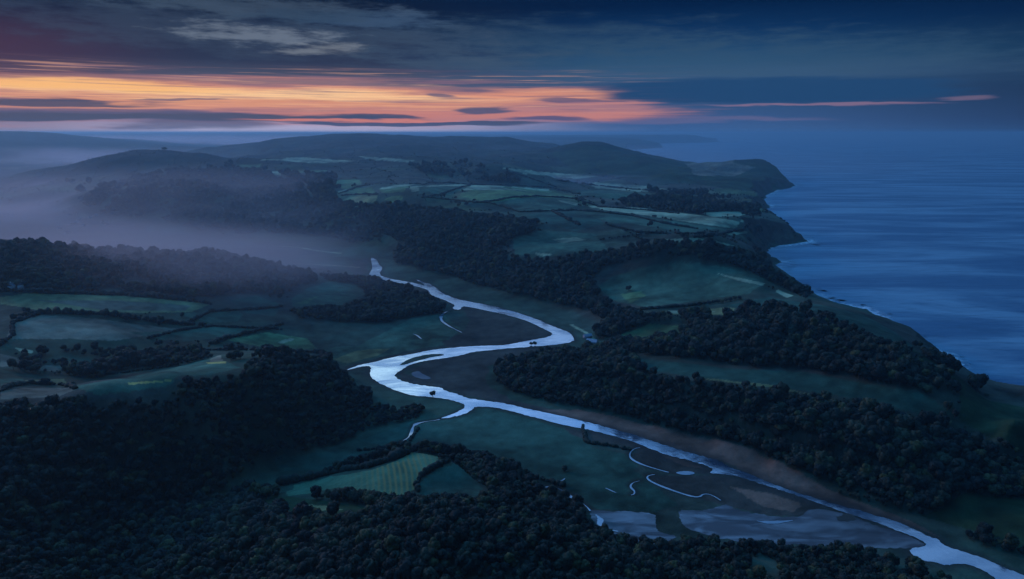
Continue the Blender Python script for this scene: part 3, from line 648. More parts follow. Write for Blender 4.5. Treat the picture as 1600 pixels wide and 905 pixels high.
def sheet(name, P, z, m, holes=()):
    """flat water sheet with real banks: outline triangulated at one level"""
    from mathutils.geometry import delaunay_2d_cdt
    vs_, es = [], []
    for ring in [P] + list(holes):
        b = len(vs_); vs_ += [Vector((float(x), float(y))) for x, y in ring]; es += [(b + i, b + (i + 1) % len(ring)) for i in range(len(ring))]
    r = delaunay_2d_cdt(vs_, es, [], 0, 1e-4); vv = np.array([(v.x, v.y) for v in r[0]]); ff = np.array([f for f in r[2] if len(f) == 3])
    cen = vv[ff].mean(1); keep = inpoly(cen[:, 0], cen[:, 1], P)
    for h in holes: keep &= ~inpoly(cen[:, 0], cen[:, 1], h)
    zz = np.full(len(vv), z) if np.isscalar(z) else z(vv[:, 0], vv[:, 1])
    return link(name, npmesh(name, np.column_stack([vv, zz]), ff[keep]), m)
tag(sheet("river", riv, 0.35, M_RIVER, [isl]), 'structure', 'bright pale blue tidal river winding through the dark valley')
def ribbon(P, widths, amp=0.8, seed=0):
    P = smooth_out(P, False, 2); n = len(P); T = np.gradient(P, axis=0); T /= np.linalg.norm(T, axis=1)[:, None] + 1e-9
    N = np.stack([-T[:, 1], T[:, 0]], 1); wv = np.interp(np.linspace(0, 1, n), np.linspace(0, 1, len(widths)), widths) / 2
    r = np.random.default_rng(seed); q_ = r.random(n + 6); q_ = np.convolve(q_, np.ones(4) / 4, 'same')[3:3 + n]; wv = wv * np.clip(0.1 + 1.6 * q_, 0.25, 1.4)
    return np.vstack([P + N * wv[:, None], (P - N * wv[:, None])[::-1]])
CREEKS = [  # name, label, outline, widths in metres
 ("creek", "pale creek hooking south from the river into the upper marsh", "704,484 694,488 689,494 689,500 700,508 716,516 725.6,520.6", (2, 2.5, 5, 5, 4, 2.5, 1)),
 ("creek", "short curved sliver of water in the meadow west of the upper marsh", "642,519.7 652,523 656,527 660,529.6", (1, 2.5, 3, 1.5)),
 ("creek", "narrow side stream running down from the river towards the striped field", "692,653.2 680,655.5 668,657 655,660 648,663 645,667 643,676 638,684.6 626,692 605,698", (1.5, .9, .8, 3.2, 4, 1.8, 3, 2.6, 1.8, .6)),
 ("creek", "long looping creek around the brown reed point beside the lower river", "1006,697.5 991,699 983,707.7 986,716 1003,724.6 1031,733 1053,738.7", (1, 1.5, 1.8, 2.2, 2.2, 1.6, 1.2)),
 ("creek", "curling creek between the lower meadow and the brown marsh", "1030,739 1012,741.5 1011,747 1025,755 1053,765.5 1081,774.5 1094,775 1099,770 1112,771 1135,786", (.6, 1.3, 1.8, 2, 1.8, 1.8, 1.8, 1.3, .8, 1)),
 ("creek", "small S-shaped creek in the lower green meadow", "1003,749.5 993,751 986,755 985,760 992,766 991,771 983,772.5", (.5, 1, 1.6, 1.6, 1.6, 1.4, .6)),
 ("ditch", "thin straight ditch of water in the lower green meadow", "941,758.5 955,765 967.6,770.6", (.9, 1.1, .7)),
 ("creek", "creek from the foreground wood edge down to the mudflat", "851,763 856,759 867,760 881,765.5 890,774 907,782 918,791 925,800", (1.8, 1.6, 1, 1.3, 2.4, 1.6, 1, 1.4)),
 ("creek", "short hooked creek above the foreground wood edge", "850,750 867,751.5 880,749 884,744.5", (.5, .8, 1.2, 1.6)),
]
for i, (nm, lb, s, wd) in enumerate(CREEKS):
    P = PX(s); P = np.stack(atz(P[:, 0], P[:, 1], 1.4), 1)
    tag(sheet(nm, ribbon(P, wd, seed=i), lambda x, y: ground_z(x, y) + 0.35, M_CREEK), 'structure', lb)
def pond(nm, lb, s, m=M_CREEK, z=None, amp=1.0, lift=0.4):
    P = PX(s); Q = drape(P) if z is None else np.stack(atz(P[:, 0], P[:, 1], z), 1)
    Q = rough(smooth_out(Q, True, 2), amp, 2, True, 5)
    zz = (lambda x, y: np.full(len(x), float(ground_z(x, y).max()) + lift)) if z is None else z
    return tag(sheet(nm, Q, zz, m), 'structure', lb)
pond("pond", "pale tidal pool on the brown point inside the river bend", "642,583 648,580.5 655,580 658,583 664,586 674,590.5 671,593 660,592.5 655,591 646,588.5", M_MUD, 0.5)
pond("pond", "small bright pool at the end of the looping creek", "1054,739 1062,736.5 1075,736 1086,738 1084,741.5 1068,742.5", M_CREEK, 0.5)
pond("pond", "small pale pond among the dark trees of the lower left slope", "276,784 282,786 285,781 288,777.5 294,778.5 292,783 287,788 282,789", M_CREEK)
pond("pond", "tiny pond at the tip of the narrow field", "433,719 437,716.5 442,717.5 439,721.5 434,722.5", M_CREEK)
pond("pond", "thin sliver of water lowest on the dark left slope", "230,842 235,840.5 241,841 236,844.5", M_CREEK)
MUDS = [("mudflat", "grey-blue wet mudflat under the lower meadow", "920,796.5 941,798 980,799.5 1025,802 1024,815 1026,829 1036,833 1060,838 1048,845 1025,850 1000,850 969,845 949,834 927,817"),
        ("mudflat", "wide grey-blue mudflat between the brown marsh and the lower river", "1059,796.5 1085,798 1110,796.5 1125,790 1138,788 1150,797 1200,806 1248,809 1262,797 1280,795 1304,799 1335,808 1369,822 1411,833 1445,850 1442,854 1414,857 1369,857 1284,853 1200,849 1124,842 1095,833 1070,824 1062,812")]
for nm, lb, s in MUDS:
    P = np.stack(atz(*PX(s).T, 0.25), 1); tag(sheet(nm, rough(smooth_out(P, True, 1), 6, 4, True, 6), 0.25, M_TIDE), 'structure', lb)
tag(sheet("creek", rough(ribbon(np.stack(atz(*PX("925,800 940,812 935,820 950,828 975,832").T, 0.3), 1), (2, 4, 3, 2, 1)), 0.5, 2), 0.45, M_CREEK), 'structure', 'pale channel crossing the smaller mudflat')
tag(sheet("creek", rough(ribbon(np.stack(atz(*PX("1175,812 1195,817 1219,816 1250,812").T, 0.3), 1), (1, 3, 3, 1)), 0.5, 2), 0.45, M_CREEK), 'structure', 'thin bright channel along the wide mudflat')
for lb, s in (("dark islet of saltmarsh in the lower river mouth", "1307,808 1318,803 1332,804 1338,811 1325,815 1310,813"),):
    P = np.stack(atz(*PX(s).T, 0.4), 1)
    tag(sheet("saltmarsh", rough(P, 2, 3), 0.5, m_plain("marsh_turf", (0.04, 0.04, 0.03, 1))), 'structure', lb)
# surf strip along the shore
cs = coast_pts[(coast_pts[:, 1] < 4300) & (coast_pts[:, 1] > 500)]; T = np.gradient(cs, axis=0); T /= np.linalg.norm(T, axis=1)[:, None] + 1e-9
N = np.stack([T[:, 1], -T[:, 0]], 1); wd = (18 + 16 * rng.random(len(cs))) * np.clip(cs[:, 1] / 900, 0.8, 2)
for _ in range(2): wd = np.convolve(wd, [.25, .5, .25], 'same')
rows = [np.column_stack([cs + N * (wd * f)[:, None], np.full(len(cs), -0.35 - 0.03 * f)]) for f in (-0.6, 0, 0.5, 1.0)]
n = len(cs); SV = np.vstack(rows); SF = np.array([(r * n + i, r * n + i + 1, (r + 1) * n + i + 1, (r + 1) * n + i) for r in range(3) for i in range(n - 1)])
me = npmesh("surf", SV, SF); ea = me.attributes.new('edge', 'FLOAT', 'POINT'); ea.data.foreach_set('value', np.repeat([0.0, 0.1, 0.55, 1.0], n).astype(np.float32))
tag(link("surf", me, M_SURF), 'stuff', 'thin white surf along the foot of the cliffs')

# ------------------------------------------------------------------ trees
def ico(sub, r=1.0):
    bm = bmesh.new(); bmesh.ops.create_icosphere(bm, subdivisions=sub, radius=r)
    v = np.array([x.co[:] for x in bm.verts]); f = np.array([[q.index for q in p.verts] for p in bm.faces]); bm.free(); return v, f
ICO3, ICO2, ICO1 = ico(3), ico(2), ico(1)
def crown_geo(seed, h, rad, nleaf, leaf, base_sub=ICO3):
    r = np.random.default_rng(seed); Vs, Fs = [], []; nv = 0
    lobes = [(0, 0, h * 0.60, rad * 0.74, h * 0.30)]
    for i in range(7):
        a = i * 2.4 + r.random(); q = rad * (0.38 + 0.25 * r.random())
        lobes.append((math.cos(a) * q, math.sin(a) * q, h * (0.42 + 0.38 * r.random()), rad * (0.38 + 0.2 * r.random()), h * (0.15 + 0.09 * r.random())))
    for k_, (x, y, z, rr, rz) in enumerate(lobes):
        v, f = (base_sub if k_ == 0 else ICO2)
        d = 1 + 0.34 * (r.random(len(v)) - 0.5) + 0.4 * fbm(v[:, 0] * 2.2 + seed + k_, v[:, 1] * 2.2 + v[:, 2] * 1.7, 3)
        vv = v * d[:, None] * np.array([rr, rr, rz]) + (x, y, z); Vs.append(vv); Fs.append(f + nv); nv += len(v)
    for i in range(nleaf):
        x, y, z, rr, rz = lobes[r.integers(len(lobes))]
        n = r.normal(size=3); n[2] = abs(n[2]) * 1.1 - 0.2; n /= np.linalg.norm(n)
        c = np.array([x, y, z]) + n * np.array([rr, rr, rz]) * (0.95 + 0.22 * r.random())
        a = r.normal(size=3); a /= np.linalg.norm(a); b = np.cross(a, r.normal(size=3)); b /= np.linalg.norm(b) + 1e-6
        s = leaf * (0.6 + 0.8 * r.random())
        Vs.append(np.array([c - a * s, c + b * s * 0.7, c + a * s])); Fs.append(np.array([[nv, nv + 1, nv + 2]])); nv += 3
    return np.vstack(Vs), np.vstack(Fs)
def tube(p0, p1, r0, r1, n=6):
    p0, p1 = np.array(p0, float), np.array(p1, float); d = p1 - p0; d /= np.linalg.norm(d)
    a = np.cross(d, (0.3, 1, 0.2)); a /= np.linalg.norm(a); b = np.cross(d, a)
    ang = np.arange(n) * 2 * math.pi / n; ring = np.cos(ang)[:, None] * a + np.sin(ang)[:, None] * b
    V_ = np.vstack([p0 + ring * r0, p1 + ring * r1]); F_ = []
    for i in range(n): j = (i + 1) % n; F_ += [(i, j, n + j), (i, n + j, n + i)]
    return V_, np.array(F_)
def trunk_geo(seed, h, rad):
    r = np.random.default_rng(seed); segs = [((0, 0, -1.5), (0.1, 0.1, h * 0.45), 0.42, 0.24)]
    for i in range(4):
        a = i * 1.6 + r.random(); segs.append(((0.1, 0.1, h * (0.28 + 0.04 * i)), (math.cos(a) * rad * 0.6, math.sin(a) * rad * 0.6, h * (0.5 + 0.08 * i)), 0.18, 0.06))
    Vs, Fs, nv = [], [], 0
    for s in segs: v, f = tube(*s); Vs.append(v); Fs.append(f + nv); nv += len(v)
    return np.vstack(Vs), np.vstack(Fs)
TREE_ME = []
for i in range(7):
    h = 10.5 + 2.5 * random.random(); rad = 4.1 + 1.1 * random.random()
    if i == 5: h, rad = 8.5, 4.6
    if i == 6: h, rad = 13.5, 4.4
    cv_, cf_ = crown_geo(100 + i, h, rad, 420, 0.75); tv, tf = trunk_geo(i, h, rad)
    me = npmesh("broadleaf_tree", np.vstack([tv, cv_]), np.vstack([tf, cf_ + len(tv)]))
    me.materials.append(M_BARK); me.materials.append(M_LEAF)
    mi = np.ones(len(tf) + len(cf_), np.int32); mi[:len(tf)] = 0; me.polygons.foreach_set('material_index', mi); TREE_ME.append(me)
proto = bpy.data.collections.new("tree_kinds")
for me in TREE_ME: proto.objects.link(bpy.data.objects.new("tree_kind", me))

WOODS = [  # (name of place, outline, density 0..1, size, spacing)
 ("riverbank", "760,592 790,566 850,556 900,552 960,552 985,566 1000,580 1040,590 1120,602 1200,608 1290,622 1330,640 1390,655 1450,668 1520,690 1620,700 1620,815 1540,800 1440,800 1380,780 1290,756 1230,728 1150,706 1080,687 1000,658 930,642 860,630 800,612", 1.0, 1.0, 4.9),
 ("upper", "1078,512 1060,532 1000,540 950,546 1010,555 1090,563 1160,573 1250,578 1350,596 1450,612 1530,612 1500,590 1450,556 1420,545 1370,530 1330,508 1290,492 1220,486 1170,490 1120,508", 1.0, 1.0, 6.6),
 ("upper", "930,520 960,508 1000,498 1050,492 1090,494 1110,500 1080,506 1040,502 1010,507 980,520 950,530 930,530", 0.9, 0.95, 6.6),
 ("valley", "478,292 512,292 530,318 570,324 620,324 690,330 740,338 800,345 835,355 830,372 800,378 790,400 830,408 870,408 910,403 960,398 1000,390 985,400 940,420 925,440 930,460 960,480 1000,490 985,512 960,518 930,495 900,480 850,472 800,460 740,445 690,428 620,415 615,400 640,385 600,368 540,350 500,330", 1.0, 1.0, 8.0),
 ("crest", "930,412 1000,388 1040,376 1075,371 1100,380 1130,390 1170,402 1200,420 1235,445 1268,462 1240,458 1200,438 1150,418 1080,405 1020,404 950,416 930,428 900,432", 1.0, 1.0, 7.5),
 ("strip", "965,316 1000,312 1060,314 1130,320 1185,328 1190,338 1100,336 1040,330 980,324", 0.9, 1.1, 10),
 ("bump", "640,262 700,256 760,260 820,275 835,288 740,284 660,276", 0.35, 1.3, 16),
 ("ridge", "0,380 60,386 150,397 250,400 330,400 420,418 480,430 500,440 460,452 440,462 400,458 340,462 300,467 230,460 100,456 0,454", 0.82, 0.85, 6.4),
 ("ridge", "500,432 570,441 640,450 690,470 706,481 690,488 640,497 600,505 540,505 470,497 455,486 540,482 575,465 560,448 510,438", 0.8, 0.8, 6.0),
 ("hollow", "0,556 60,553 110,546 150,548 250,552 320,554 345,562 280,572 220,578 150,592 110,590 60,584 20,580", 0.75, 0.8, 6.4),
 ("hollow", "352,562 420,556 470,560 430,568 380,576", 0.9, 1.0, 7.0),
 ("left", "115,624 165,632 210,634 262,622 280,604 335,600 378,590 420,568 480,562 520,570 545,590 560,612 600,625 660,638 705,642 700,652 650,656 590,665 540,690 480,706 430,712 380,738 320,790 260,850 230,910 150,960 -60,960 -60,640 0,636 70,644", 0.97, 0.66, 4.6),
 ("foreground", "320,790 400,768 440,780 500,778 560,775 620,790 700,795 750,785 765,765 700,722 640,712 600,716 540,738 470,748 420,768 400,745 520,735 590,715 640,700 700,705 760,716 800,730 830,760 880,782 915,800 930,822 950,842 1000,856 1100,850 1200,856 1300,860 1400,866 1440,884 1500,893 1560,912 1700,1010 1000,1060 230,1020 230,905", 0.8, 0.78, 4.7),
 ("foreground", "220,830 330,790 430,800 440,905 400,960 200,960", 0.95, 0.78, 4.7),
 ("south", "1300,768 1420,775 1630,780 1630,872 1560,860 1500,838 1440,814 1380,793", 0.85, 0.65, 4.8),
 ("south", "1560,750 1640,740 1700,860 1600,872 1540,845 1480,830 1440,812 1480,800 1540,795", 0.9, 0.85, 5.5),
 ("scrub", "1026,798 1050,797 1062,812 1068,822 1055,832 1032,828", 1.0, 0.5, 3.5),
 ("scrub", "560,615 620,625 700,640 716,640 690,650 640,652 580,640", 0.9, 0.8, 5.5),
 ("far", "930,300 1000,296 1080,302 1140,312 1090,310 1000,306", 0.5, 1.2, 14),
 ("far", "100,285 200,283 320,290 430,300 470,310 500,330 460,345 380,330 250,320 140,310", 0.3, 1.2, 15),
 ("slope", "180,285 260,268 400,268 470,290 500,332 560,348 600,380 450,380 330,365 250,345 150,335 120,312", 0.62, 1.0, 10),
 ("far", "320,262 420,280 480,300 560,296 510,276 420,268 360,256", 0.5, 1.3, 14),
 ("far", "860,345 900,362 930,366 940,355 900,350", 0.5, 1.0, 8), ("far", "790,345 840,350 830,375 800,370", 0.8, 1.0, 8),
 ("cliff", "1190,395 1200,405 1215,430 1240,450 1275,466 1262,468 1230,455 1200,435 1180,410", 0.5, 0.6, 6),
]
TX, TY, TS = [], [], []
for wi, (nm, s, de_, sz, sp) in enumerate(WOODS):
    P = region(s, 8.0, 200 + wi)
    gx_, gy_ = np.meshgrid(np.arange(P[:, 0].min(), P[:, 0].max(), sp), np.arange(P[:, 1].min(), P[:, 1].max(), sp))
    gx_ = gx_.ravel() + (rng.random(gx_.size) - .5) * sp * .95; gy_ = gy_.ravel() + (rng.random(gy_.size) - .5) * sp * .95
    kp = inpoly(gx_, gy_, P) & (fbm(gx_ / 45 + wi, gy_ / 45, 3) * 0.9 + 0.5 < de_ * 1.05 + (0.5 if de_ > 0.94 else 0)) & (np.abs(gx_ / gy_) < 1.1)
    if nm not in ("left",): pass
    gx_, gy_ = gx_[kp], gy_[kp]
    for F in ([] if nm == 'slope' else field_polys):
        if not len(gx_): break
        k2 = ~inpoly(gx_, gy_, F); gx_, gy_ = gx_[k2], gy_[k2]
    TX.append(gx_); TY.append(gy_); TS.append(np.full(len(gx_), sz))
# loose scatter of field trees and bushes away from the fields
sx_ = (rng.random(9000) - .5) * 1.9; sy_ = np.exp(rng.uniform(math.log(500), math.log(5200), 9000)); sx_ = sx_ * sy_
zz_ = ground_z(sx_, sy_); kp = (zz_ > 8) & (fbm(sx_ / 140, sy_ / 140, 3) > 0.16)
sx_, sy_ = sx_[kp], sy_[kp]
for F in field_polys: k2 = ~inpoly(sx_, sy_, F); sx_, sy_ = sx_[k2], sy_[k2]
TX.append(sx_); TY.append(sy_); TS.append(np.where(sy_ > 2200, 0.38, 0.7))
# far hedgerows between the small fields
hy = np.exp(rng.uniform(math.log(1350), math.log(5600), 420000)); hx = (rng.random(len(hy)) - .5) * 1.7 * hy
c0 = cellid(hx, hy); off = 2.0 + hy / 1500
kp = ((c0 != cellid(hx + off, hy)) | (c0 != cellid(hx, hy + off))) & (rng.random(len(hy)) < 0.8)
hx, hy = hx[kp], hy[kp]; hz_ = ground_z(hx, hy); kp = (hz_ > 10) & (hz_ < 240); hx, hy = hx[kp], hy[kp]
for F in field_polys: k2 = ~inpoly(hx, hy, F); hx, hy = hx[k2], hy[k2]
TX, TY, TS = map(np.concatenate, (TX, TY, TS))
TZ = ground_z(TX, TY); k2 = TZ > 0.45
drv = polydist(TX, TY, riv, True, 30.0); dcs = polydist(TX, TY, coast_pts, False, 60.0)
k2 &= (drv > 5) & (dcs > np.where(TY < 1200, 26, 14))
TX, TY, TZ, TS = TX[k2], TY[k2], TZ[k2], TS[k2]
TS = TS * (0.5 + 0.85 * rng.random(len(TS)) ** 1.3 + 0.25 * (rng.random(len(TS)) > 0.9)) * (1 + 0.5 * fbm(TX / 70, TY / 70, 2)) * np.clip(0.95 + TY / 6000, 1, 1.4)
# keep the near fields open: no tall trees right in front of them
hh = 9.0 * TS; q = 1 + 0.8 * hh / (CAMZ - TZ - hh); tall = np.zeros(len(TS), bool)
for F in field_polys: tall |= inpoly(TX * q, TY * q, F)
tall &= (TY < 1200) & (rng.random(len(TS)) < 0.8); TS = np.where(tall, TS * 0.35, TS)
TK = rng.integers(0, 7, len(TS)); TR = rng.uniform(0, 6.283, len(TS))
print('trees', len(TX), len(hx))
# the 300 that show largest: near ones in frame with open view
ppx, ppy = proj(TX, TY, TZ + 8 * TS)
infr = (ppx > 8) & (ppx < 1592) & (ppy > 560) & (ppy < 893)
size_px = np.where(infr, TS / np.hypot(TY, TX), 0)
order = np.argsort(-size_px); chosen = []
def clear(i):
    f = np.linspace(0.0, 1, 14, endpoint=False)[3:]; x = TX[i] * f; y = TY[i] * f; z = CAMZ + (TZ[i] + 9 * TS[i] - CAMZ) * f
    return (z > ground_z(x, y) + 9).all()
for i in order[:2500]:
    if clear(i): chosen.append(i)
    if len(chosen) >= 270: break
chosen = np.array(chosen); rest = np.ones(len(TX), bool); rest[chosen] = False
for i in chosen:
    o = bpy.data.objects.new("broadleaf_tree", TREE_ME[TK[i]]); C.collection.objects.link(o)
    o.location = (TX[i], TY[i], TZ[i] - 0.3); o.rotation_euler[2] = TR[i]; o.scale = (TS[i],) * 3
    px, py = ppx[i], ppy[i]
    if py > 770 or (px > 300 and px < 930): lb, gp = "dark leafy tree in the wood along the bottom edge, below the striped field", "trees of the bottom wood"
    elif px < 560: lb, gp = "dark tree in the wooded slope at the lower left", "trees of the lower left slope"
    else: lb, gp = "round-crowned tree in the wood on the slope above the reed bank", "trees of the riverbank slope"
    tag(o, None, lb, "tree", gp)
def scatter(name, x, y, z, s, r, kk):
    me = bpy.data.meshes.new(name); co = np.column_stack([x, y, z - 0.3]).astype(np.float32)
    me.vertices.add(len(co)); me.vertices.foreach_set('co', co.ravel())
    for nm, typ, d in (('scl', 'FLOAT', s.astype(np.float32)), ('rot', 'FLOAT', r.astype(np.float32)), ('kindi', 'INT', kk.astype(np.int32))):
        a = me.attributes.new(nm, typ, 'POINT'); a.data.foreach_set('value', d)
    o = link(name, me); ng = bpy.data.node_groups.new("place_trees", 'GeometryNodeTree')
    ng.interface.new_socket('Geometry', in_out='INPUT', socket_type='NodeSocketGeometry'); ng.interface.new_socket('Geometry', in_out='OUTPUT', socket_type='NodeSocketGeometry')
    N_ = ng.nodes; gi = N_.new('NodeGroupInput'); go = N_.new('NodeGroupOutput'); ip = N_.new('GeometryNodeInstanceOnPoints'); ci = N_.new('GeometryNodeCollectionInfo')
    ci.inputs[0].default_value = proto; ci.inputs[1].default_value = True; ci.inputs[2].default_value = True
    def na(nm, dt):
        q = N_.new('GeometryNodeInputNamedAttribute'); q.data_type = dt; q.inputs[0].default_value = nm; return q.outputs[0]
    cr = N_.new('ShaderNodeCombineXYZ'); ng.links.new(na('rot', 'FLOAT'), cr.inputs[2])
    cs_ = N_.new('ShaderNodeCombineXYZ'); sa = na('scl', 'FLOAT')
    for q in range(3): ng.links.new(sa, cs_.inputs[q])
    ng.links.new(gi.outputs[0], ip.inputs['Points']); ng.links.new(ci.outputs[0], ip.inputs['Instance']); ip.inputs['Pick Instance'].default_value = True
    ng.links.new(na('kindi', 'INT'), ip.inputs['Instance Index']); ng.links.new(cr.outputs[0], ip.inputs['Rotation']); ng.links.new(cs_.outputs[0], ip.inputs['Scale'])
    ng.links.new(ip.outputs[0], go.inputs[0]); md = o.modifiers.new("place_trees", 'NODES'); md.node_group = ng
    return o
tag(scatter("woodland", TX[rest], TY[rest], TZ[rest], TS[rest], TR[rest], TK[rest]), 'stuff', 'dark dense woods covering the valley sides and the near slopes')

hz_ = ground_z(hx, hy)
tag(scatter("hedgerow_scrub", hx, hy, hz_, rng.uniform(0.28, 0.6, len(hx)), rng.uniform(0, 6.28, len(hx)), rng.integers(0, 6, len(hx))), 'stuff', 'dark hedgerows netting the far small fields')
# ------------------------------------------------------------------ hedges
def hedge(label, s, h=3.2, wdt=3.0, step=2.6, gap=0.0, name="hedge", group="field hedges"):
    P = drape(dens(PX(s), 10)[:0] if False else np.vstack([PX(s)[i] * (1 - t) + PX(s)[i + 1] * t for i in range(len(PX(s)) - 1) for t in np.linspace(0, 1, 5)[:-1]] + [PX(s)[-1]]))
    seg = np.hypot(*np.diff(P, axis=0).T); L = np.concatenate([[0], np.cumsum(seg)]); n = max(3, int(L[-1] / step))
    d = np.linspace(0, L[-1], n); x = np.interp(d, L, P[:, 0]); y = np.interp(d, L, P[:, 1]); x = x + rng.normal(size=n) * 0.5; y = y + rng.normal(size=n) * 0.5
    z = ground_z(x, y); Vs, Fs, nv = [], [], 0; v0, f0 = ICO2
    x0, y0, z0 = x[n // 2], y[n // 2], z[n // 2]
    for i in range(n):
        if rng.random() < gap: continue
        k_ = 0.7 + 0.6 * rng.random(); k_ *= 1 + 0.5 * float(fbm(np.array([x[i] / 20]), np.array([y[i] / 20]), 2)[0])
        v = v0 * (1 + 0.35 * (rng.random((len(v0), 1)) - .5)) * np.array([wdt * 0.62, wdt * 0.62, h * 0.62]) * k_ + (x[i] - x0, y[i] - y0, z[i] - z0 + h * 0.4 * k_)
        Vs.append(v); Fs.append(f0 + nv); nv += len(v)
    o = link(name, npmesh(name, np.vstack(Vs), np.vstack(Fs)), M_HEDGE); o.location = (x0, y0, z0)
    return tag(o, None, label, name, group)
HEDGES = [
 ("broken hedge with bushy trees between the two long fields left", "20,498 50,492 80,489 120,491 160,492 200,497 240,503 290,508 330,510", 5.5, 5, .08),
 ("hedge curving down beside the mauve field at the left edge", "0,540 20,525 20,505 60,492", 4, 4, .1),
 ("hedge joining the long left field to the small green field", "290,508 310,497 330,487 400,484 440,480", 4, 4, .1),
 ("thin hedge running up to the pale meadow on the left", "230,530 280,517 330,510 400,514 440,515", 3, 3, .1),
 ("hedge slanting above the meadow with a pale track", "330,538 360,528 400,518 440,508", 4, 4, .05),
 ("low hedge under the meadow with a pale track", "300,548 380,547 440,548 500,552", 3.5, 4, .1),
 ("hedge along the top of the long left field", "0,455 100,459 200,462 290,470 330,476", 5, 5, .05),
 ("short hedge below the round green field on the ridge", "455,486 500,480 540,480 575,466", 4, 4, 0),
 ("dark hedge under the grey pasture at the left edge", "0,612 20,604 45,600 95,602 118,608", 3.2, 3.4, 0),
 ("hedge climbing the grassy knoll in front of the hollow", "150,588 200,582 262,574 320,556", 2.6, 3, .3),
 ("short hedge splitting the striped field from the dark field", "655,768 650,760 656,746 675,733 700,722", 4.5, 4, 0),
 ("ragged hedge above the striped field", "440,757 520,740 580,730 615,718 640,707", 5, 5, 0),
 ("thin hedge between the pale hilltop field and the field below it", "740,318 770,315 800,309 840,307 880,309 915,313", 4, 5, 0),
 ("thin hedge crossing the pale plateau from the wood edge", "660,309 690,304 705,298 725,292 735,290", 4, 5, 0),
 ("thin dark hedge along the lower side of the plateau fields", "665,309 700,312 730,316 760,317 790,324 812,332", 4, 5, 0),
 ("long hedge across the middle of the plateau", "812,332 860,330 900,329 940,332 990,338 1040,350 1090,358", 4, 5, 0),
 ("hedge slanting down from the plateau to the dark copse", "862,330 885,342 905,352", 5, 6, 0),
 ("hedge over the top of the pale plateau field", "640,288 700,286 740,289 800,290 860,293 905,304", 4, 6, .1),
 ("hedge along the top of the long pale field towards the sea", "905,314 940,324 1000,328 1060,334", 4, 5, 0),
 ("thin hedge below the long pale field towards the sea", "950,352 1000,364 1060,366 1110,366", 4, 5, .1),
 ("ragged hedge at the end of the long pale field", "1085,372 1120,368 1150,361 1190,358", 5, 6, .1),
 ("hedge under the small olive field on the upper left hill", "530,303 560,292 575,290", 4, 6, 0),
 ("hedge between the two small olive fields above the wood", "535,306 560,304 590,304", 4, 6, 0),
 ("low hedge at the foot of the big dark green field", "950,488 1010,484 1080,478 1120,472", 3.5, 4, 0),
 ("hedge along the lower edge of the small green field by the river bend", "955,532 1000,534 1050,528 1075,518", 4, 4, 0),
 ("thin hedge crossing the far valley floor", "870,282 930,290 1000,297 1060,303", 5, 8, .1),
 ("hedge on the slope below the far rounded hill", "800,270 840,283 870,293", 5, 8, .1),
 ("dark hedge bordering the lower meadow", "880,760 840,748 790,728 760,716", 3, 3, .1),
 ("low hedge in the marsh meadow by the reed point", "910,665 915,685 916,692 950,697 985,703", 2, 2.5, .1),
 ("scrubby hedge beside the narrow side stream", "560,705 605,700 640,690 655,670", 3, 3, .2),
]
for lb, s, h, wd_, gp in HEDGES: hedge(lb, s, h, wd_, max(1.8, wd_ * 0.7), gp)

# ------------------------------------------------------------------ lone trees (crown and trunk as parts)
M_CR, M_TR = [], []
for i in range(3):
    h = 11; rad = 5; cv_, cf_ = crown_geo(40 + i, h, rad, 500, 0.7); me1 = npmesh("crown", cv_, cf_); me1.materials.append(M_LEAF)
    tv, tf = trunk_geo(60 + i, h, rad); me2 = npmesh("trunk", tv, tf); me2.materials.append(M_BARK); M_CR.append(me1); M_TR.append(me2)
LONE = [
 (165, 496, 1.1, "round tree standing in the hedge between the two long left fields"),
 (199, 502, 1.0, "second round tree in the long-field hedge, just right of the larger one"),
 (42, 490, 0.8, "small round tree at the left end of the long-field hedge"),
 (72, 602, 0.75, "small pointed tree in the olive strip at the left edge"),
 (676, 620, 0.7, "lone bush on the near bank inside the river bend"),
 (830, 540, 0.55, "left of two small trees on the near river bank at the bend"),
 (836, 540, 0.6, "right of two small trees on the near river bank at the bend"),
 (882, 737, 0.5, "lone dark tree in the lower meadow above the hooked creek"),
 (982, 455, 0.9, "lone tree at the wood's edge beside the big dark green field"),
 (1000, 394, 0.9, "tree at the top corner of the wooded crest"),
 (178, 238, 2.2, "tree clump at the left of the far flat-topped hill"),
 (207, 235, 2.6, "left of two tree clumps on the far flat-topped hill"),
 (257, 234.8, 2.8, "right of two tree clumps on the far flat-topped hill"),
 (905, 305, 1.2, "dark tree on the plateau hedge corner above the long pale field"),
 (1215, 490, 0.9, "tree topping the crest of the upper wood by the cliff"),
]
TIPS = [(1128, 474), (1122, 474), (1115, 475), (1108, 476), (1134, 472), (1141, 471), (1148, 469), (1155, 468), (1100, 477), (1092, 478)]
for px, py, s, lb in LONE + [(a, b, 0.6, None) for a, b in TIPS]:
    P = drape([(px, py)])[0]; z = float(ground_z(P[0], P[1]))
    r = bpy.data.objects.new("tree", None); C.collection.objects.link(r); r.location = (P[0], P[1], z - 0.2); r.rotation_euler[2] = random.random() * 6; r.scale = (s * 1.05, s * 1.05, s * (0.95 if py > 240 else 0.6))
    q = random.randrange(3); a = bpy.data.objects.new("crown", M_CR[q]); b = bpy.data.objects.new("trunk", M_TR[q])
    for c in (a, b): C.collection.objects.link(c); c.parent = r
    if lb: tag(r, None, lb, "tree")
    else: tag(r, None, "one of the small trees in the row under the big dark green field", "tree", "row of small trees below the big field")

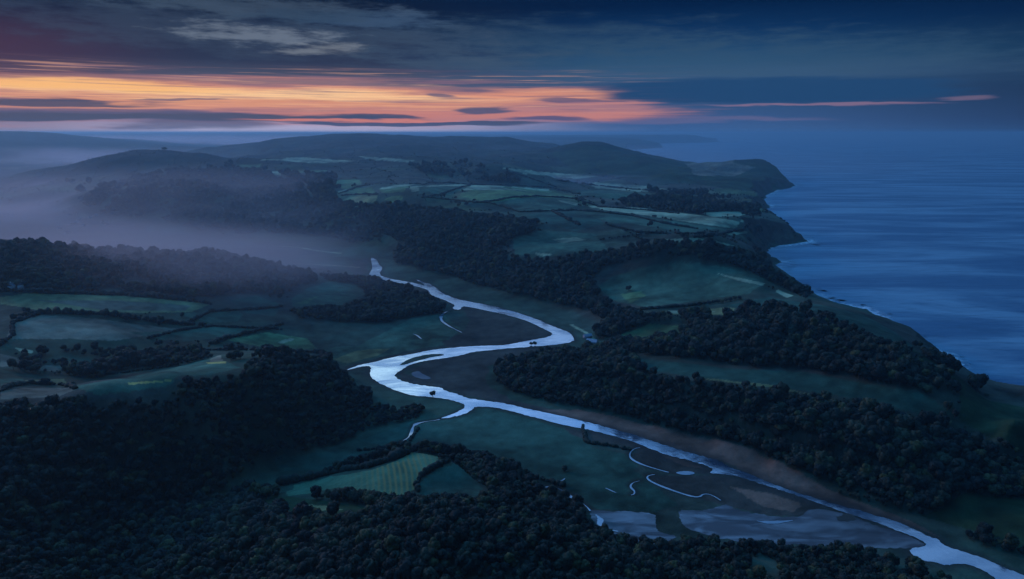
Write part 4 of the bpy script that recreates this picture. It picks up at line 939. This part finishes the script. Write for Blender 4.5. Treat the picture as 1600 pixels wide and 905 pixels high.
# ------------------------------------------------------------------ houses
def boxm(name, x0, x1, y0, y1, z0, z1, m, parent):
    v = [(x, y, z) for z in (z0, z1) for y in (y0, y1) for x in (x0, x1)]
    f = [(0, 2, 3, 1), (4, 5, 7, 6), (0, 1, 5, 4), (2, 6, 7, 3), (0, 4, 6, 2), (1, 3, 7, 5)]
    return link(name, npmesh(name, v, f), m, parent)
def gable(name, L, W, z0, h, m, parent, ov=0.4):
    x, y = L / 2 + ov, W / 2 + ov
    me = bpy.data.meshes.new(name); me.from_pydata([(-x, -y, z0), (x, -y, z0), (x, y, z0), (-x, y, z0), (-x, 0, z0 + h), (x, 0, z0 + h)], [], [(0, 1, 5, 4), (2, 3, 4, 5), (0, 4, 3), (1, 2, 5), (0, 3, 2, 1)])
    return link(name, me, m, parent)
def house(px, py, L, W, h, rz, label, group=None, m=M_WALL, mr=M_ROOF, name="house", win=True):
    P = drape([(px, py)])[0]; z = float(ground_z(P[0], P[1]))
    r = bpy.data.objects.new(name, None); C.collection.objects.link(r); r.location = (P[0], P[1], z - 0.4); r.rotation_euler[2] = rz
    boxm("wall", -L / 2, L / 2, -W / 2, W / 2, 0, h, m, r); rf = gable("roof", L, W, h + 0.01, W * 0.4, mr, r)
    if win:
        boxm("chimney", L / 2 - 1.6, L / 2 - 0.6, -0.5, 0.5, h + W * 0.25, h + W * 0.4 + 1.0, m, rf)
        for i in (-0.3, 0.0, 0.3): boxm("window", L * i - 0.6, L * i + 0.6, -W / 2 - 0.05, -W / 2 + 0.02, 1.2, 2.4, M_GLASS, r)
        boxm("door", L * 0.15 - 0.5, L * 0.15 + 0.5, -W / 2 - 0.06, -W / 2 + 0.02, 0.1, 2.1, M_BARK, r)
    tag(r, None, label, "house" if name == "house" else name, group)
house(918, 528, 12, 7, 4, 0.4, "pale blue-grey shed beside the river bend", m=M_SHED, mr=M_SHED, name="shed", win=False)
house(925, 536, 16, 8, 3.2, -0.5, "long low grey shed behind the river bend", m=M_SHED, mr=M_SHED, name="shed", win=False)
VG = "pale houses of the misty village"
for i, (px, py) in enumerate([(94, 358), (106, 365), (110, 352), (118, 350), (130, 354), (124, 344), (142, 341), (160, 348), (190, 318), (168, 352), (150, 338), (12, 337), (20, 338), (8, 336)]):
    house(px, py, 13, 8, 5, random.random() * 3, "tiny pale house in the misty village on the valley floor", VG)
RG = "pale buildings behind the wooded ridge"
for i, (px, py) in enumerate([(207, 401), (214, 399), (220, 397), (200, 397), (193, 399)]):
    house(px, py, 14, 9, 5, random.random() * 3, "small pale building on the valley floor just behind the wooded ridge", RG)
HG = "pale houses among the ridge trees"
for i, (px, py) in enumerate([(12, 452), (20, 453), (34, 451), (16, 407), (33, 408)]):
    house(px, py, 11, 7, 6, random.random() * 3, "small pale house among the trees at the left end of the ridge", HG)

# ------------------------------------------------------------------ haze and valley mist
def vol(name, colr, dens_, aniso):
    m = bpy.data.materials.new(name); m.use_nodes = True; t = NT(m.node_tree); t.n.clear()
    v = t.new('ShaderNodeVolumePrincipled'); v.inputs['Color'].default_value = colr; v.inputs['Density'].default_value = dens_; v.inputs['Anisotropy'].default_value = aniso
    o = t.new('ShaderNodeOutputMaterial'); t.l.new(v.outputs[0], o.inputs['Volume']); return m
hz = bpy.data.objects.new("haze", bpy.data.meshes.new("haze"))
x0, x1, y0, y1, z0, z1 = -68000, 68000, -1500, 69000, -13.0, float(Z.max()) + 6
hz.data.from_pydata([(x, y, z) for z in (z0, z1) for y in (y0, y1) for x in (x0, x1)], [], [(0, 2, 3, 1), (4, 5, 7, 6), (0, 1, 5, 4), (2, 6, 7, 3), (0, 4, 6, 2), (1, 3, 7, 5)])
C.collection.objects.link(hz); hz.data.materials.append(vol("haze_air", (0.44, 0.80, 1.0, 1), 0.000075, 0.45)); tag(hz, 'stuff', 'thin blue air haze over the whole landscape')
def wisp(m, dn, seed):
    t = NT(m.node_tree); v = [q for q in t.n if q.type == 'PRINCIPLED_VOLUME'][0]
    oc = t.new('ShaderNodeTexCoord').outputs['Object']; ln = t.new('ShaderNodeVectorMath', operation='LENGTH'); t.l.new(oc, ln.inputs[0])
    g = t.new('ShaderNodeNewGeometry').outputs['Position']
    n = t.noise(t.mapping(g, (0.0016, 0.0022, 0.006)), 1.0, 3.0, 0.55, 0.4)
    f = t.math('POWER', t.sstep(ln.outputs['Value'], 1.0, 0.0), 0.8)
    d = t.math('MULTIPLY', t.math('MULTIPLY', f, t.sstep(n, 0.30, 0.68, 0.25, 1.9)), dn * 2.9)
    t.l.new(d, v.inputs['Density']); return m
def mist(px, Yc, zc_, rx, ry, rz, dn, lb, rot=0.0, cl=(0.7, 0.82, 0.92, 1)):
    me = bpy.data.meshes.new("mist"); v, f = ICO3; me.from_pydata([tuple(a) for a in v], [], [tuple(int(q) for q in p) for p in f])
    o = link("mist", me, wisp(vol("mist_air", cl, dn, 0.5), dn, px), smooth=True)
    fw = Yc * cP - (zc_ - CAMZ) * sP; o.location = ((px - 800) / FPX * fw, Yc, zc_); o.scale = (rx, ry, rz); o.rotation_euler[2] = rot
    tag(o, 'stuff', lb)
LIL = (0.97, 0.93, 0.97, 1)
mist(170, 1220, 40, 640, 400, 115, 0.00115, "faint mist over the fields behind the lower left slope", cl=LIL)
mist(60, 2450, 0, 2100, 1000, 210, 0.00032, "pale mist lying over the left valley floor", cl=LIL)
mist(-20, 2350, 0, 1400, 650, 78, 0.0005, "low mist thickening over the village", cl=LIL)
mist(-20, 2450, 0, 700, 420, 52, 0.0011, "thicker lilac mist at the left edge of the valley", cl=LIL)
mist(560, 2300, 20, 900, 700, 100, 0.0004, "thin blue mist where the valley narrows to the river")
mist(150, 3500, 30, 520, 280, 60, 0.0014, "thin mist bank under the flat-topped hill", cl=LIL)
mist(60, 6200, 0, 2800, 1700, 200, 0.00032, "violet mist between the far left hills", cl=LIL)
mist(330, 12500, 0, 8500, 2600, 285, 0.0011, "white mist lying low behind the far ridges", cl=LIL)
mist(900, 3300, 50, 900, 420, 60, 0.0007, "thin blue mist in the hollow before the sea headland")
mist(520, 24000, 0, 15000, 5000, 280, 0.00035, "pale mist bank lying along the horizon", cl=LIL)
mist(750, 5200, 60, 4200, 1500, 190, 0.00013, "thin air mist over the far hills")
